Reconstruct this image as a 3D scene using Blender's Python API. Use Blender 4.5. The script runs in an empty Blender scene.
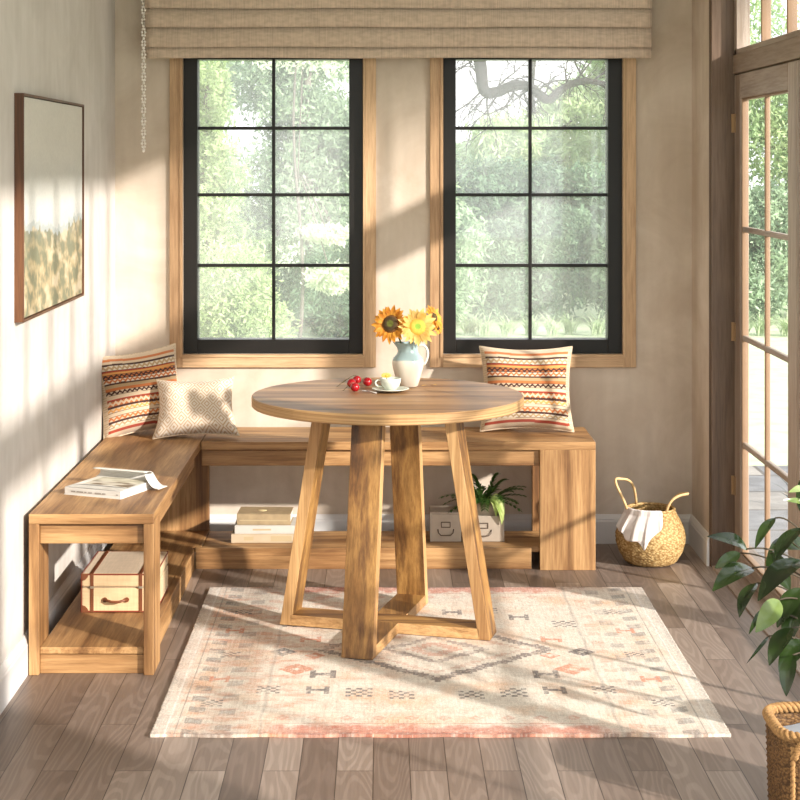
import bpy, math, random
import numpy as np
from mathutils import Vector, Matrix, noise
random.seed(7)
rng = np.random.default_rng(7)
C = bpy.context.scene.collection
PI = math.pi

# ---------------------------------------------------------------- camera constants
F = 1700.0; CX = 382.0; CY = 162.0; CH = 1.52; CD = 6.784
def at(px, py, y):                       # measured picture point at a given distance -> place in the room
    s = F / (y + CD)
    return Vector(((px - CX) / s, y, CH - (py - CY) / s))

def lin(c):
    return tuple(((v / 255) / 12.92 if v / 255 <= .04045 else ((v / 255 + .055) / 1.055) ** 2.4) for v in c)

# ---------------------------------------------------------------- geometry helper
class G:
    def __init__(s): s.v = []; s.f = []; s.m = []
    def add(s, v, f, m=0):
        n = len(s.v); s.v += [tuple(p) for p in v]
        for q in f: s.f.append(tuple(i + n for i in q)); s.m.append(m)
        return s
    def box(s, x0, x1, y0, y1, z0, z1, m=0):
        v = [(x, y, z) for z in (z0, z1) for y in (y0, y1) for x in (x0, x1)]
        return s.add(v, [(0,2,3,1),(4,5,7,6),(0,1,5,4),(2,6,7,3),(0,4,6,2),(1,3,7,5)], m)
    def hexa(s, pts, mats=(0,0,0,0,0,0)):   # 8 corners, box order; faces: bottom top front back left right
        n = len(s.v); s.v += [tuple(p) for p in pts]
        for q, m in zip([(0,2,3,1),(4,5,7,6),(0,1,5,4),(2,6,7,3),(0,4,6,2),(1,3,7,5)], mats):
            s.f.append(tuple(i + n for i in q)); s.m.append(m)
        return s
    def lathe(s, prof, n=32, c=(0,0,0), m=0, cap=True, sx=1, sy=1):
        v = []; f = []
        for r, z in prof:
            for k in range(n):
                a = 2 * PI * k / n
                v.append((c[0] + sx * r * math.cos(a), c[1] + sy * r * math.sin(a), c[2] + z))
        for i in range(len(prof) - 1):
            for k in range(n):
                a = i * n + k; b = i * n + (k + 1) % n
                f.append((a, b, b + n, a + n))
        if cap:
            if prof[0][0] > 1e-4: f.append(tuple(range(n - 1, -1, -1)))
            if prof[-1][0] > 1e-4: f.append(tuple(range((len(prof) - 1) * n, len(prof) * n)))
        return s.add(v, f, m)
    def tube(s, path, r, n=8, m=0, closed=False):
        path = [Vector(p) for p in path]; N = len(path)
        if not hasattr(r, '__len__'): r = [r] * N
        v = []; f = []; up = None
        for i, p in enumerate(path):
            if closed: t = (path[(i + 1) % N] - path[i - 1]).normalized()
            else: t = (path[min(i + 1, N - 1)] - path[max(i - 1, 0)]).normalized()
            if up is None:
                up = Vector((0, 0, 1)) if abs(t.z) < .9 else Vector((1, 0, 0))
            a = (up - t * up.dot(t)).normalized(); up = a; b = t.cross(a)
            for k in range(n):
                w = 2 * PI * k / n
                v.append(p + (a * math.cos(w) + b * math.sin(w)) * r[i])
        for i in range(N if closed else N - 1):
            j = (i + 1) % N
            for k in range(n):
                f.append((i * n + k, i * n + (k + 1) % n, j * n + (k + 1) % n, j * n + k))
        if not closed:
            f.append(tuple(range(n - 1, -1, -1))); f.append(tuple(range((N - 1) * n, N * n)))
        return s.add(v, f, m)
    def ball(s, c, r, n=12, k=8, m=0, sz=1.0):
        prof = [(r * math.sin(PI * i / k), -r * sz * math.cos(PI * i / k)) for i in range(k + 1)]
        prof[0] = (1e-5, -r * sz); prof[-1] = (1e-5, r * sz)
        return s.lathe(prof, n, c, m, cap=False)
    def grid(s, fn, nu, nv, m=0, closed_u=False):
        v = [fn(i / nu, j / nv) for j in range(nv + 1) for i in range(nu + 1)]
        f = [(j*(nu+1)+i, j*(nu+1)+i+1, (j+1)*(nu+1)+i+1, (j+1)*(nu+1)+i) for j in range(nv) for i in range(nu)]
        return s.add(v, f, m)

def build(name, g, mat, parent=None, smooth=False, bevel=0, origin=None, cols=None, solid=0, subdiv=0):
    o_off = Vector((0, 0, 0))
    if parent is not None:
        p = parent
        while p is not None: o_off += p.location; p = p.parent
    elif origin is not None: o_off = Vector(origin)
    me = bpy.data.meshes.new(name)
    v = np.array([tuple(p) for p in g.v], dtype=float) - np.array(o_off)
    me.from_pydata(v.tolist(), [], g.f)
    mats = mat if isinstance(mat, (list, tuple)) else [mat]
    for m in mats: me.materials.append(m)
    if len(mats) > 1: me.polygons.foreach_set('material_index', g.m)
    if smooth: me.polygons.foreach_set('use_smooth', [True] * len(me.polygons))
    if cols is not None:
        a = me.color_attributes.new('Col', 'FLOAT_COLOR', 'POINT')
        a.data.foreach_set('color', np.asarray(cols, dtype=np.float32).ravel())
    me.update()
    o = bpy.data.objects.new(name, me); C.objects.link(o)
    if parent is not None: o.parent = parent
    else: o.location = o_off
    if solid:
        md = o.modifiers.new('s', 'SOLIDIFY'); md.thickness = solid; md.offset = 0
    if bevel:
        md = o.modifiers.new('b', 'BEVEL'); md.width = bevel; md.segments = 2; md.limit_method = 'ANGLE'; md.angle_limit = .6
    if subdiv:
        md = o.modifiers.new('d', 'SUBSURF'); md.levels = subdiv; md.render_levels = subdiv
    return o

def tag(o, label=None, cat=None, group=None, kind=None):
    if label: o['label'] = label
    if cat: o['category'] = cat
    if group: o['group'] = group
    if kind: o['kind'] = kind
    return o
def thing(name, label, cat, loc, group=None):
    o = bpy.data.objects.new(name, None); C.objects.link(o); o.location = loc; o.empty_display_size = .05
    return tag(o, label, cat, group)
def struct(name, g, mat, origin=(0,0,0), **k):
    return tag(build(name, g, mat, None, origin=origin, **k), kind='structure')
def struct_root(name, loc):
    o = bpy.data.objects.new(name, None); C.objects.link(o); o.location = loc; o.empty_display_size = .05
    return tag(o, kind='structure')

# ---------------------------------------------------------------- materials
def mat(name):
    m = bpy.data.materials.new(name); m.use_nodes = True; nt = m.node_tree
    return m, nt, nt.nodes['Principled BSDF']
def N(nt, t, **k):
    n = nt.nodes.new(t)
    for a, b in k.items():
        if a in n.inputs: n.inputs[a].default_value = b
        else: setattr(n, a, b)
    return n
def L(nt, a, b): nt.links.new(a, b)
def ramp(nt, stops):
    r = nt.nodes.new('ShaderNodeValToRGB'); e = r.color_ramp.elements
    while len(e) < len(stops): e.new(.5)
    for i, (p, c) in enumerate(stops): e[i].position = p; e[i].color = (*c, 1)
    return r
def mixc(nt, mode, fac, a, b):
    n = nt.nodes.new('ShaderNodeMix'); n.data_type = 'RGBA'; n.blend_type = mode
    for idx, val in ((0, fac), (6, a), (7, b)):
        if isinstance(val, (int, float)): n.inputs[idx].default_value = val
        elif isinstance(val, tuple): n.inputs[idx].default_value = (*val, 1)
        else: L(nt, val, n.inputs[idx])
    return n.outputs[2]
def bump(nt, b, h, strength=.3, dist=.002):
    n = nt.nodes.new('ShaderNodeBump'); n.inputs['Strength'].default_value = strength; n.inputs['Distance'].default_value = dist
    L(nt, h, n.inputs['Height']); L(nt, n.outputs[0], b.inputs['Normal'])

def simple(name, rgb, rough=.6, metal=0, spec=.5, var=0, scale=20):
    m, nt, b = mat(name); c = lin(rgb)
    b.inputs['Base Color'].default_value = (*c, 1); b.inputs['Roughness'].default_value = rough
    b.inputs['Metallic'].default_value = metal; b.inputs['Specular IOR Level'].default_value = spec
    if var:
        tc = N(nt, 'ShaderNodeTexCoord'); n = N(nt, 'ShaderNodeTexNoise', Scale=scale, Detail=5.0)
        L(nt, tc.outputs['Object'], n.inputs['Vector'])
        r = ramp(nt, [(.3, tuple(v * (1 - var) for v in c)), (.7, tuple(min(1, v * (1 + var)) for v in c))])
        L(nt, n.outputs['Fac'], r.inputs[0]); L(nt, r.outputs[0], b.inputs['Base Color'])
        bump(nt, b, n.outputs['Fac'], .2, .001)
    return m

def wood(name, axis, cols, freq=9.0, stretch=.05, rough=.5, fine=60, patch=2.5, bumps=.25):
    m, nt, b = mat(name); tc = N(nt, 'ShaderNodeTexCoord')
    def mp(f):
        mm = N(nt, 'ShaderNodeMapping'); sc = [f] * 3; sc[axis] = f * stretch
        mm.inputs['Scale'].default_value = sc; L(nt, tc.outputs['Object'], mm.inputs[0]); return mm.outputs[0]
    n1 = N(nt, 'ShaderNodeTexNoise', Scale=1.0, Detail=8.0, Roughness=.66, Distortion=.25); L(nt, mp(freq), n1.inputs['Vector'])
    r1 = ramp(nt, [(.30, lin(cols[0])), (.44, lin(cols[1])), (.56, lin(cols[2])), (.72, lin(cols[1]))])
    L(nt, n1.outputs['Fac'], r1.inputs[0])
    n2 = N(nt, 'ShaderNodeTexNoise', Scale=1.0, Detail=4.0, Roughness=.7); L(nt, mp(freq * fine / 9), n2.inputs['Vector'])
    r2 = ramp(nt, [(.38, (.66, .60, .54)), (.56, (1, 1, 1))]); L(nt, n2.outputs['Fac'], r2.inputs[0])
    c = mixc(nt, 'MULTIPLY', .75, r1.outputs[0], r2.outputs[0])
    mm = N(nt, 'ShaderNodeMapping'); sc = [patch * 2.6] * 3; sc[axis] = patch * .35; mm.inputs['Scale'].default_value = sc
    L(nt, tc.outputs['Object'], mm.inputs[0])
    n3 = N(nt, 'ShaderNodeTexNoise', Scale=1.5, Detail=5.0, Distortion=.5); L(nt, mm.outputs[0], n3.inputs['Vector'])
    r3 = ramp(nt, [(.38, (.58, .49, .41)), (.54, (1, 1, 1))]); L(nt, n3.outputs['Fac'], r3.inputs[0])
    c = mixc(nt, 'MULTIPLY', .8, c, r3.outputs[0])
    L(nt, c, b.inputs['Base Color']); b.inputs['Roughness'].default_value = rough
    bump(nt, b, n2.outputs['Fac'], bumps, .0012)
    return m

OAK = [(104, 70, 40), (158, 118, 74), (190, 150, 102)]
oak = [wood('oak_%s' % 'xyz'[a], a, OAK, freq=17, fine=60) for a in range(3)]
EDGE = [(146, 108, 66), (190, 150, 100), (206, 168, 118)]
edge = [wood('ply_%s' % 'xyz'[a], a, EDGE, freq=30, stretch=.03, fine=60, patch=1) for a in range(3)]
RUS = [(62, 38, 22), (124, 88, 48), (176, 134, 76)]
rus = [wood('rustic_%s' % 'xyz'[a], a, RUS, freq=18, stretch=.03, fine=60, patch=3) for a in range(3)]
TOP = [(66, 42, 28), (134, 95, 60), (184, 144, 100)]
topw = wood('tabletop', 0, TOP, freq=13, stretch=.05, fine=50, patch=2, rough=.45)
trimw = [wood('window_timber_%s' % 'xyz'[a], a, [(168, 136, 102), (194, 160, 122), (206, 172, 134)], freq=16, fine=70, patch=1) for a in range(3)]
doorw = [wood('door_timber_%s' % 'xyz'[a], a, [(136, 121, 110), (162, 147, 135), (176, 161, 148)], freq=16, fine=60, patch=1, rough=.45) for a in range(3)]
beadw = simple('glazing_bead', (138, 110, 84), .5, var=.08, scale=8)

black = simple('black_paint', (26, 23, 21), .4, spec=.3)
ivory = simple('skirting_paint', (214, 212, 210), .45)
ceilm = simple('ceiling_paint', (226, 220, 210), .8)

def plaster(name, c1, c2):
    m, nt, b = mat(name); tc = N(nt, 'ShaderNodeTexCoord')
    n1 = N(nt, 'ShaderNodeTexNoise', Scale=3.2, Detail=8.0, Roughness=.6, Distortion=.7); L(nt, tc.outputs['Object'], n1.inputs['Vector'])
    r = ramp(nt, [(.3, lin(c1)), (.68, lin(c2))]); L(nt, n1.outputs['Fac'], r.inputs[0])
    mm = N(nt, 'ShaderNodeMapping'); mm.inputs['Scale'].default_value = (9, 9, 1.6); L(nt, tc.outputs['Object'], mm.inputs[0])
    n2 = N(nt, 'ShaderNodeTexNoise', Scale=2.0, Detail=6.0); L(nt, mm.outputs[0], n2.inputs['Vector'])
    r2 = ramp(nt, [(.35, (.9, .89, .88)), (.65, (1, 1, 1))]); L(nt, n2.outputs['Fac'], r2.inputs[0])
    c = mixc(nt, 'MULTIPLY', .8, r.outputs[0], r2.outputs[0]); L(nt, c, b.inputs['Base Color'])
    b.inputs['Roughness'].default_value = .88; bump(nt, b, n1.outputs['Fac'], .35, .006)
    return m
wallm = plaster('limewash', (190, 173, 154), (215, 202, 187))
wall_lit = plaster('limewash_sunlit', (194, 187, 179), (212, 206, 200))  # left wall's copy of the limewash, its sunlit whiteness put into the colour

def glass(name, haze=.0, tint=(1, 1, 1), gl=.05):
    m, nt, b = mat(name); nt.nodes.remove(b); out = nt.nodes['Material Output']
    t = N(nt, 'ShaderNodeBsdfTransparent'); t.inputs[0].default_value = (*tint, 1)
    g = N(nt, 'ShaderNodeBsdfGlossy', Roughness=.03); g.inputs[0].default_value = (1, 1, 1, 1)
    mx = N(nt, 'ShaderNodeMixShader'); mx.inputs[0].default_value = gl
    L(nt, t.outputs[0], mx.inputs[1]); L(nt, g.outputs[0], mx.inputs[2]); last = mx
    if haze:  # milky layer in the pane paints the washed-out glare over the garden view
        d = N(nt, 'ShaderNodeBsdfDiffuse'); d.inputs[0].default_value = (.95, .96, .97, 1)
        tr = N(nt, 'ShaderNodeBsdfTranslucent'); tr.inputs[0].default_value = (.95, .97, .97, 1)
        a = N(nt, 'ShaderNodeMixShader'); a.inputs[0].default_value = .6
        L(nt, d.outputs[0], a.inputs[1]); L(nt, tr.outputs[0], a.inputs[2])
        m2 = N(nt, 'ShaderNodeMixShader'); m2.inputs[0].default_value = haze
        L(nt, mx.outputs[0], m2.inputs[1]); L(nt, a.outputs[0], m2.inputs[2]); last = m2
    L(nt, last.outputs[0], out.inputs[0]); return m
wglass = glass('window_glass', .15)
dglass = glass('door_glass', .02)

def floorm():
    m, nt, b = mat('floor_boards'); tc = N(nt, 'ShaderNodeTexCoord')
    mp = N(nt, 'ShaderNodeMapping'); mp.inputs['Rotation'].default_value = (0, 0, PI / 2); mp.inputs['Location'].default_value = (.31, .022, 0)
    L(nt, tc.outputs['Object'], mp.inputs[0])
    br = N(nt, 'ShaderNodeTexBrick', offset=.37, offset_frequency=2, squash=1.0)
    br.inputs['Scale'].default_value = 1; br.inputs['Brick Width'].default_value = .95; br.inputs['Row Height'].default_value = .092
    br.inputs['Mortar Size'].default_value = .0013; br.inputs['Mortar Smooth'].default_value = .1; br.inputs['Bias'].default_value = 0
    br.inputs['Color1'].default_value = (0, 0, 0, 1); br.inputs['Color2'].default_value = (1, 1, 1, 1); br.inputs['Mortar'].default_value = (.5, .5, .5, 1)
    L(nt, mp.outputs[0], br.inputs['Vector'])
    tone = ramp(nt, [(0, lin((112, 96, 86))), (.5, lin((138, 122, 111))), (1, lin((164, 149, 138)))]); L(nt, br.outputs['Color'], tone.inputs[0])
    # grain, shifted per plank
    ad = N(nt, 'ShaderNodeVectorMath', operation='MULTIPLY_ADD'); ad.inputs[1].default_value = (7, 3, 5)
    L(nt, br.outputs['Color'], ad.inputs[0]); L(nt, tc.outputs['Object'], ad.inputs[2])
    mg = N(nt, 'ShaderNodeMapping'); mg.inputs['Scale'].default_value = (11, 1.3, 1); L(nt, ad.outputs[0], mg.inputs[0])
    n0 = N(nt, 'ShaderNodeTexNoise', Scale=1.0, Detail=1.5, Roughness=.4); L(nt, mg.outputs[0], n0.inputs['Vector'])
    mu = N(nt, 'ShaderNodeMath', operation='MULTIPLY'); mu.inputs[1].default_value = 95; L(nt, n0.outputs['Fac'], mu.inputs[0])
    sn = N(nt, 'ShaderNodeMath', operation='SINE'); L(nt, mu.outputs[0], sn.inputs[0])
    rr = ramp(nt, [(0, (.74, .72, .70)), (.7, (1, 1, 1))]); L(nt, sn.outputs[0], rr.inputs[0])
    mf = N(nt, 'ShaderNodeMapping'); mf.inputs['Scale'].default_value = (160, 6, 1); L(nt, ad.outputs[0], mf.inputs[0])
    n2 = N(nt, 'ShaderNodeTexNoise', Scale=1.0, Detail=3.0); L(nt, mf.outputs[0], n2.inputs['Vector'])
    r2 = ramp(nt, [(.3, (.84, .82, .8)), (.65, (1, 1, 1))]); L(nt, n2.outputs['Fac'], r2.inputs[0])
    c = mixc(nt, 'MULTIPLY', .7, tone.outputs[0], rr.outputs[0]); c = mixc(nt, 'MULTIPLY', .8, c, r2.outputs[0])
    c = mixc(nt, 'MIX', br.outputs['Fac'], c, lin((58, 46, 38)))
    L(nt, c, b.inputs['Base Color']); b.inputs['Roughness'].default_value = .42
    bump(nt, b, n2.outputs['Fac'], .12, .001)
    return m
floor_mat = floorm()

def fabric(name, rgb, s=(250, 250, 250), amt=.2, rough=.95, sheen=.2):
    m, nt, b = mat(name); tc = N(nt, 'ShaderNodeTexCoord'); c = lin(rgb); outs = []
    for sc in ((s[0], s[1] * .1, s[2] * .1), (s[0] * .12, s[1], s[2])):
        mp = N(nt, 'ShaderNodeMapping'); mp.inputs['Scale'].default_value = sc; L(nt, tc.outputs['Object'], mp.inputs[0])
        n = N(nt, 'ShaderNodeTexNoise', Scale=1.0, Detail=3.0); L(nt, mp.outputs[0], n.inputs['Vector']); outs.append(n.outputs['Fac'])
    a = N(nt, 'ShaderNodeMath', operation='ADD'); L(nt, outs[0], a.inputs[0]); L(nt, outs[1], a.inputs[1])
    h = N(nt, 'ShaderNodeMath', operation='MULTIPLY'); h.inputs[1].default_value = .5; L(nt, a.outputs[0], h.inputs[0])
    r = ramp(nt, [(.38, tuple(v * (1 - amt) for v in c)), (.62, tuple(min(1, v * (1 + amt)) for v in c))]); L(nt, h.outputs[0], r.inputs[0])
    L(nt, r.outputs[0], b.inputs['Base Color']); b.inputs['Roughness'].default_value = rough
    b.inputs['Sheen Weight'].default_value = sheen; bump(nt, b, h.outputs[0], .3, .001)
    return m
linen = fabric('blind_linen', (194, 174, 154), (260, 260, 60), .16)

def vcol(name, rough=.9, nscale=300, amt=.12, bump_d=.0015, stretch=(1, 1, 1), sheen=0, strength=.4):
    m, nt, b = mat(name); a = N(nt, 'ShaderNodeAttribute', attribute_name='Col')
    tc = N(nt, 'ShaderNodeTexCoord'); mp = N(nt, 'ShaderNodeMapping'); mp.inputs['Scale'].default_value = stretch
    L(nt, tc.outputs['Object'], mp.inputs[0])
    n = N(nt, 'ShaderNodeTexNoise', Scale=float(nscale), Detail=3.0); L(nt, mp.outputs[0], n.inputs['Vector'])
    r = ramp(nt, [(.3, (1 - 2 * amt,) * 3), (.65, (1, 1, 1))]); L(nt, n.outputs['Fac'], r.inputs[0])
    c = mixc(nt, 'MULTIPLY', 1.0, a.outputs['Color'], r.outputs[0]); L(nt, c, b.inputs['Base Color'])
    b.inputs['Roughness'].default_value = rough; b.inputs['Sheen Weight'].default_value = sheen
    if bump_d: bump(nt, b, n.outputs['Fac'], strength, bump_d)
    return m

def leafm(name, c1, c2, rough=.4, transl=.25, scale=3, use_col=False):
    m, nt, b = mat(name); out = nt.nodes['Material Output']
    if use_col:
        a = N(nt, 'ShaderNodeAttribute', attribute_name='Col'); col = a.outputs['Color']
    else:
        tc = N(nt, 'ShaderNodeTexCoord'); n = N(nt, 'ShaderNodeTexNoise', Scale=float(scale), Detail=4.0); L(nt, tc.outputs['Object'], n.inputs['Vector'])
        r = ramp(nt, [(.35, lin(c1)), (.65, lin(c2))]); L(nt, n.outputs['Fac'], r.inputs[0]); col = r.outputs[0]
    L(nt, col, b.inputs['Base Color']); b.inputs['Roughness'].default_value = rough
    t = N(nt, 'ShaderNodeBsdfTranslucent'); L(nt, col, t.inputs[0])
    mx = N(nt, 'ShaderNodeMixShader'); mx.inputs[0].default_value = transl
    L(nt, b.outputs[0], mx.inputs[1]); L(nt, t.outputs[0], mx.inputs[2]); L(nt, mx.outputs[0], out.inputs[0])
    return m

# ================================================================ THE ROOM
XL, XR = -1.065, 1.237          # left / right wall faces
YF = -4.75                      # where the built part of the room ends towards the viewer
ZC = 2.95
XD = 1.32                       # plane of the doors
WIN = [(183, 363), (443, 622.5)]
def wx(px): return (px - CX) / 250.6
def wz(py): return CH - (py - CY) / 250.6
ZB, ZT = wz(354), 1.985         # window opening bottom / top

g = G(); g.box(-1.35, 1.46, YF, .18, -.1, 0)
floor = struct('floor', g, floor_mat)
g = G(); g.box(-1.35, 1.46, YF, .18, ZC, ZC + .1); struct('ceiling', g, ceilm)
g = G(); xs = [-1.25, wx(183), wx(363), wx(443), wx(622.5), 1.46]
g.box(xs[0], xs[1], 0, .18, 0, ZC); g.box(xs[2], xs[3], 0, .18, 0, ZC); g.box(xs[4], xs[5], 0, .18, 0, ZC)
for a, b_ in ((1, 2), (3, 4)):
    g.box(xs[a], xs[b_], 0, .18, 0, ZB); g.box(xs[a], xs[b_], 0, .18, ZT, ZC)
struct('wall_back', g, wallm)
g = G(); g.box(XL - .15, XL, YF, 0, 0, ZC); struct('wall_left', g, wall_lit)
Y0, Y1 = -.392, -4.27           # door opening
ZH = 2.66                       # opening head
g = G(); g.box(XR, XR + .13, Y0, 0, 0, ZC); g.box(XR, XR + .13, Y1, Y0, ZH, ZC); g.box(XR, XR + .13, YF, Y1, 0, ZC)
struct('wall_right', g, wallm)

# skirting with a moulded top
def skirt(name, path_pts, normals):
    prof = [(0, 0), (.016, 0), (.016, .088), (.013, .094), (.013, .098), (.008, .108), (.004, .114), (0, .115)]
    g = G(); n = len(prof)
    for (p, q), (nx, ny) in zip(path_pts, normals):
        v = [(e[0] + nx * d, e[1] + ny * d, z) for e in (p, q) for d, z in prof]
        g.add(v, [(i, i + 1, n + i + 1, n + i) for i in range(n - 1)] + [tuple(range(n)), tuple(range(n, 2 * n))])
    struct(name, g, ivory)
skirt('baseboard_back', [((XL, 0), (XR, 0))], [(0, -1)])
skirt('baseboard_left', [((XL, YF), (XL, 0))], [(1, 0)])
skirt('baseboard_right', [((XR, Y0 + .0), (XR, 0))], [(-1, 0)])

# windows
mx_list = [(197, 273, 349), (456, 531, 608.5)]
for wi, ((a, b_), (gl, gm, gr)) in enumerate(zip(WIN, mx_list)):
    X0, X1 = wx(a), wx(b_); GL, GR = wx(gl), wx(gr)
    r = struct_root('window_%d' % (wi + 1), ((X0 + X1) / 2, 0, ZB))
    T = .052
    g = G(); fy0, fy1 = .012, .10; gz0 = wz(340); gz1 = ZT - .055
    g.box(X0, GL, fy0, fy1, ZB, ZT); g.box(GR, X1, fy0, fy1, ZB, ZT)
    g.box(GL, GR, fy0, fy1, ZB, gz0); g.box(GL, GR, fy0, fy1, gz1, ZT)
    # inner stop of the sash
    build('window_frame', g, black, r, bevel=.002)
    g = G(); mw = .0065
    for z in (wz(128), wz(195), wz(266)): g.box(GL, GR, .035, .06, z - mw, z + mw)
    g.box(wx(gm) - mw, wx(gm) + mw, .034, .061, gz0, gz1)
    build('glazing_bars', g, black, r, bevel=.0015)
    g = G(); g.box(GL - .01, GR + .01, .046, .050, gz0 - .01, gz1 + .01)
    build('pane', g, wglass, r)
    g = G(); g.box(X0 - T, X0, -.016, .0, ZB - T, ZT + T, 1); g.box(X1, X1 + T, -.016, .0, ZB - T, ZT + T, 1)
    g.box(X0, X1, -.016, 0, ZB - T, ZB, 0); g.box(X0, X1, -.016, 0, ZT, ZT + T, 0)
    # inner bead of the casing
    g.box(X0 - .012, X0, -.021, -.016, ZB - .012, ZT, 1); g.box(X1, X1 + .012, -.021, -.016, ZB - .012, ZT, 1)
    g.box(X0, X1, -.021, -.016, ZB - .012, ZB, 0)
    build('window_casing', g, [trimw[0], trimw[2]], r, bevel=.0015)

# door opening: jambs, head, transom lights
g = G()
g.box(XR - .002, XR + .132, Y0 - .02, Y0, 0, ZH, 0); g.box(XR - .002, XR + .132, Y1, Y1 + .02, 0, ZH, 0)
g.box(XR - .006, XR - .001, Y0 - .004, Y0 + .012, 0, ZH, 0)
g.box(XR - .002, XR + .132, Y1, Y0, ZH - .02, ZH, 0)
jambw = wood('jamb_timber', 2, [(84, 66, 52), (102, 82, 66), (114, 92, 74)], freq=16, fine=60, patch=1)
struct('trim_1', g, jambw, bevel=.002)
ZD = 1.845                      # top of the leaves
g = G(); g.box(XD - .006, XD + .08, Y1 + .02, Y0 - .02, ZD + .004, 1.92)
struct('trim_2', g, doorw[1], bevel=.003)
r = struct_root('window_3', (XD + .03, -2.3, 1.92))
g = G(); ya, yb = Y1 + .02, Y0 - .02; g.box(XD, XD + .05, ya, yb, 1.92, 1.94, 1); g.box(XD, XD + .05, ya, yb, ZH - .05, ZH - .02, 1)
n = 10; st = (yb - .045 - ya) / n
g.box(XD, XD + .05, yb - .045, yb, 1.92, ZH - .02)
build('window_frame', g, [doorw[2], doorw[1]], r, bevel=.002)
g = G()
for i in range(n): g.box(XD + .008, XD + .042, ya + i * st, ya + i * st + .014, 1.94, ZH - .05)
build('glazing_bars', g, beadw, r, bevel=.003)
g = G(); g.box(XD + .022, XD + .026, ya, yb, 1.93, ZH - .04); build('pane', g, dglass, r)

brass = simple('hinge_brass', (160, 132, 98), .45, .6)
lws = [.951, 1.56, 1.31]
for i in range(3):
    lw = lws[i]; y1 = Y0 - .024 - sum(lws[:i]) - i * .0035; y0 = y1 - lw       # y1 far edge, y0 near edge
    r = struct_root('door_%d' % (i + 1), (XD + .02, y1, 0))
    x0, x1 = XD, XD + .032; gb, gt = .075, ZD - .09; ga, gz = y0 + (.115 if i == 0 else .06), y1 - (.105 if i == 0 else .035)
    g = G(); g.box(x0, x1, gz, y1, .008, ZD, 0); g.box(x0, x1, y0, ga, .008, ZD, 0)
    g.box(x0, x1, ga, gz, .008, gb, 1); g.box(x0, x1, ga, gz, gt, ZD, 1)
    build('door_frame', g, [doorw[2], doorw[1]], r, bevel=.004)
    g = G(); bw = .008
    g.box(x0 + .005, x1 - .003, gz - bw, gz, gb, gt, 0); g.box(x0 + .005, x1 - .003, ga, ga + bw, gb, gt, 0)
    g.box(x0 + .005, x1 - .003, ga, gz, gb, gb + bw, 0); g.box(x0 + .005, x1 - .003, ga, gz, gt - bw, gt, 0)
    build('glazing_bead', g, beadw, r, bevel=.003)
    g = G(); ym = (ga + gz) / 2 + (-.05 if i == 1 else 0)
    g.box(x0 + .008, x1 - .006, ym - .008, ym + .008, gb, gt, 0)
    for z in (1.272, .872, .478): g.box(x0 + .007, x1 - .006, ga, gz, z - .010, z + .010, 1)
    build('glazing_bars', g, [beadw, doorw[1]], r, bevel=.004)
    g = G(); g.box(x0 + .015, x0 + .018, ga, gz, gb, gt); build('pane', g, dglass, r)
    if i == 0:
        for hz in (1.665, .885, .31):
            g = G(); g.tube([(x0 - .005, y1 + .004, hz - .035), (x0 - .005, y1 + .004, hz + .035)], .0065, 10)
            g.box(x0 - .003, x0 + .001, y1 - .022, y1, hz - .035, hz + .035)
            build('hinge', g, brass, r)
    if i in (1,):
        yh = y0 + .055 if i == 1 else y1 - .055
        g = G(); g.box(x0 - .006, x0, yh - .02, yh + .02, .92, 1.1); g.tube([(x0 - .005, yh, 1.02), (x0 - .05, yh, 1.02), (x0 - .052, yh + (.1 if i == 1 else -.1), 1.02)], .008, 8)
        build('door_handle', g, brass, r, bevel=.002)
g = G(); g.box(XR, XD + .09, Y1 + .02, Y0 - .02, 0, .007); struct('trim_3', g, doorw[1])

# ================================================================ BLIND
r = thing('roman_blind', 'beige linen roman blind folded up above both windows', 'blind', (.06, -.06, 1.93))
bx0, bx1 = at(145, 0, -.1).x, at(651.5, 0, -.1).x
folds = [(-.118, wz_top, wz_bot) for wz_top, wz_bot in [(2.40, 2.30), (2.31, 2.215), (2.225, at(0, 8, -.12).z), (at(0, 4, -.11).z, at(0, 27, -.11).z), (at(0, 23, -.1).z, at(0, 47, -.1).z), (at(0, 43, -.088).z, at(0, 58, -.088).z)]]
for k, (yy, zt, zb) in enumerate(folds):
    fy = -.125 + k * .008
    def fn(u, v, zt=zt, zb=zb, fy=fy, k=k):
        x = bx0 + (bx1 - bx0) * u
        w = .0015 * math.sin(9 * u + k * 2) + .001 * math.sin(31 * u + k)
        return (x, fy + .022 * (1 - v) - .012 * math.sin(PI * v) + w, zt + (zb - zt) * v + .0012 * math.sin(14 * u + k))
    g = G(); g.grid(fn, 60, 8); build('blind_fold', g, linen, r, smooth=True, solid=.004)
g = G(); g.box(bx0, bx1, -.085, 0, 2.38, 2.43); build('headrail', g, ivory, r, bevel=.004)
chm = simple('bead_plastic', (246, 240, 232), .3)
g = G(); cx, cyy = at(143.5, 0, -.1).x, -.1
def chz(t): return 2.38 - t
zend = at(0, 150, -.1).z
zz = 2.38; k = 0
while zz > zend:
    a = k * .9
    for sgn in (1, -1):
        g.ball((cx + sgn * .006 * math.cos(a), cyy + sgn * .006 * math.sin(a), zz), .0052, 7, 5)
    zz -= .0125; k += 1
for sgn in (1, -1): g.tube([(cx + sgn * .006 * math.cos(j * .9), cyy + sgn * .006 * math.sin(j * .9), 2.38 - j * .0125) for j in range(k)], .0012, 5)
g.ball((cx, cyy, zend - .004), .006, 8, 6)
build('bead_chain', g, chm, r, smooth=True)

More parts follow.
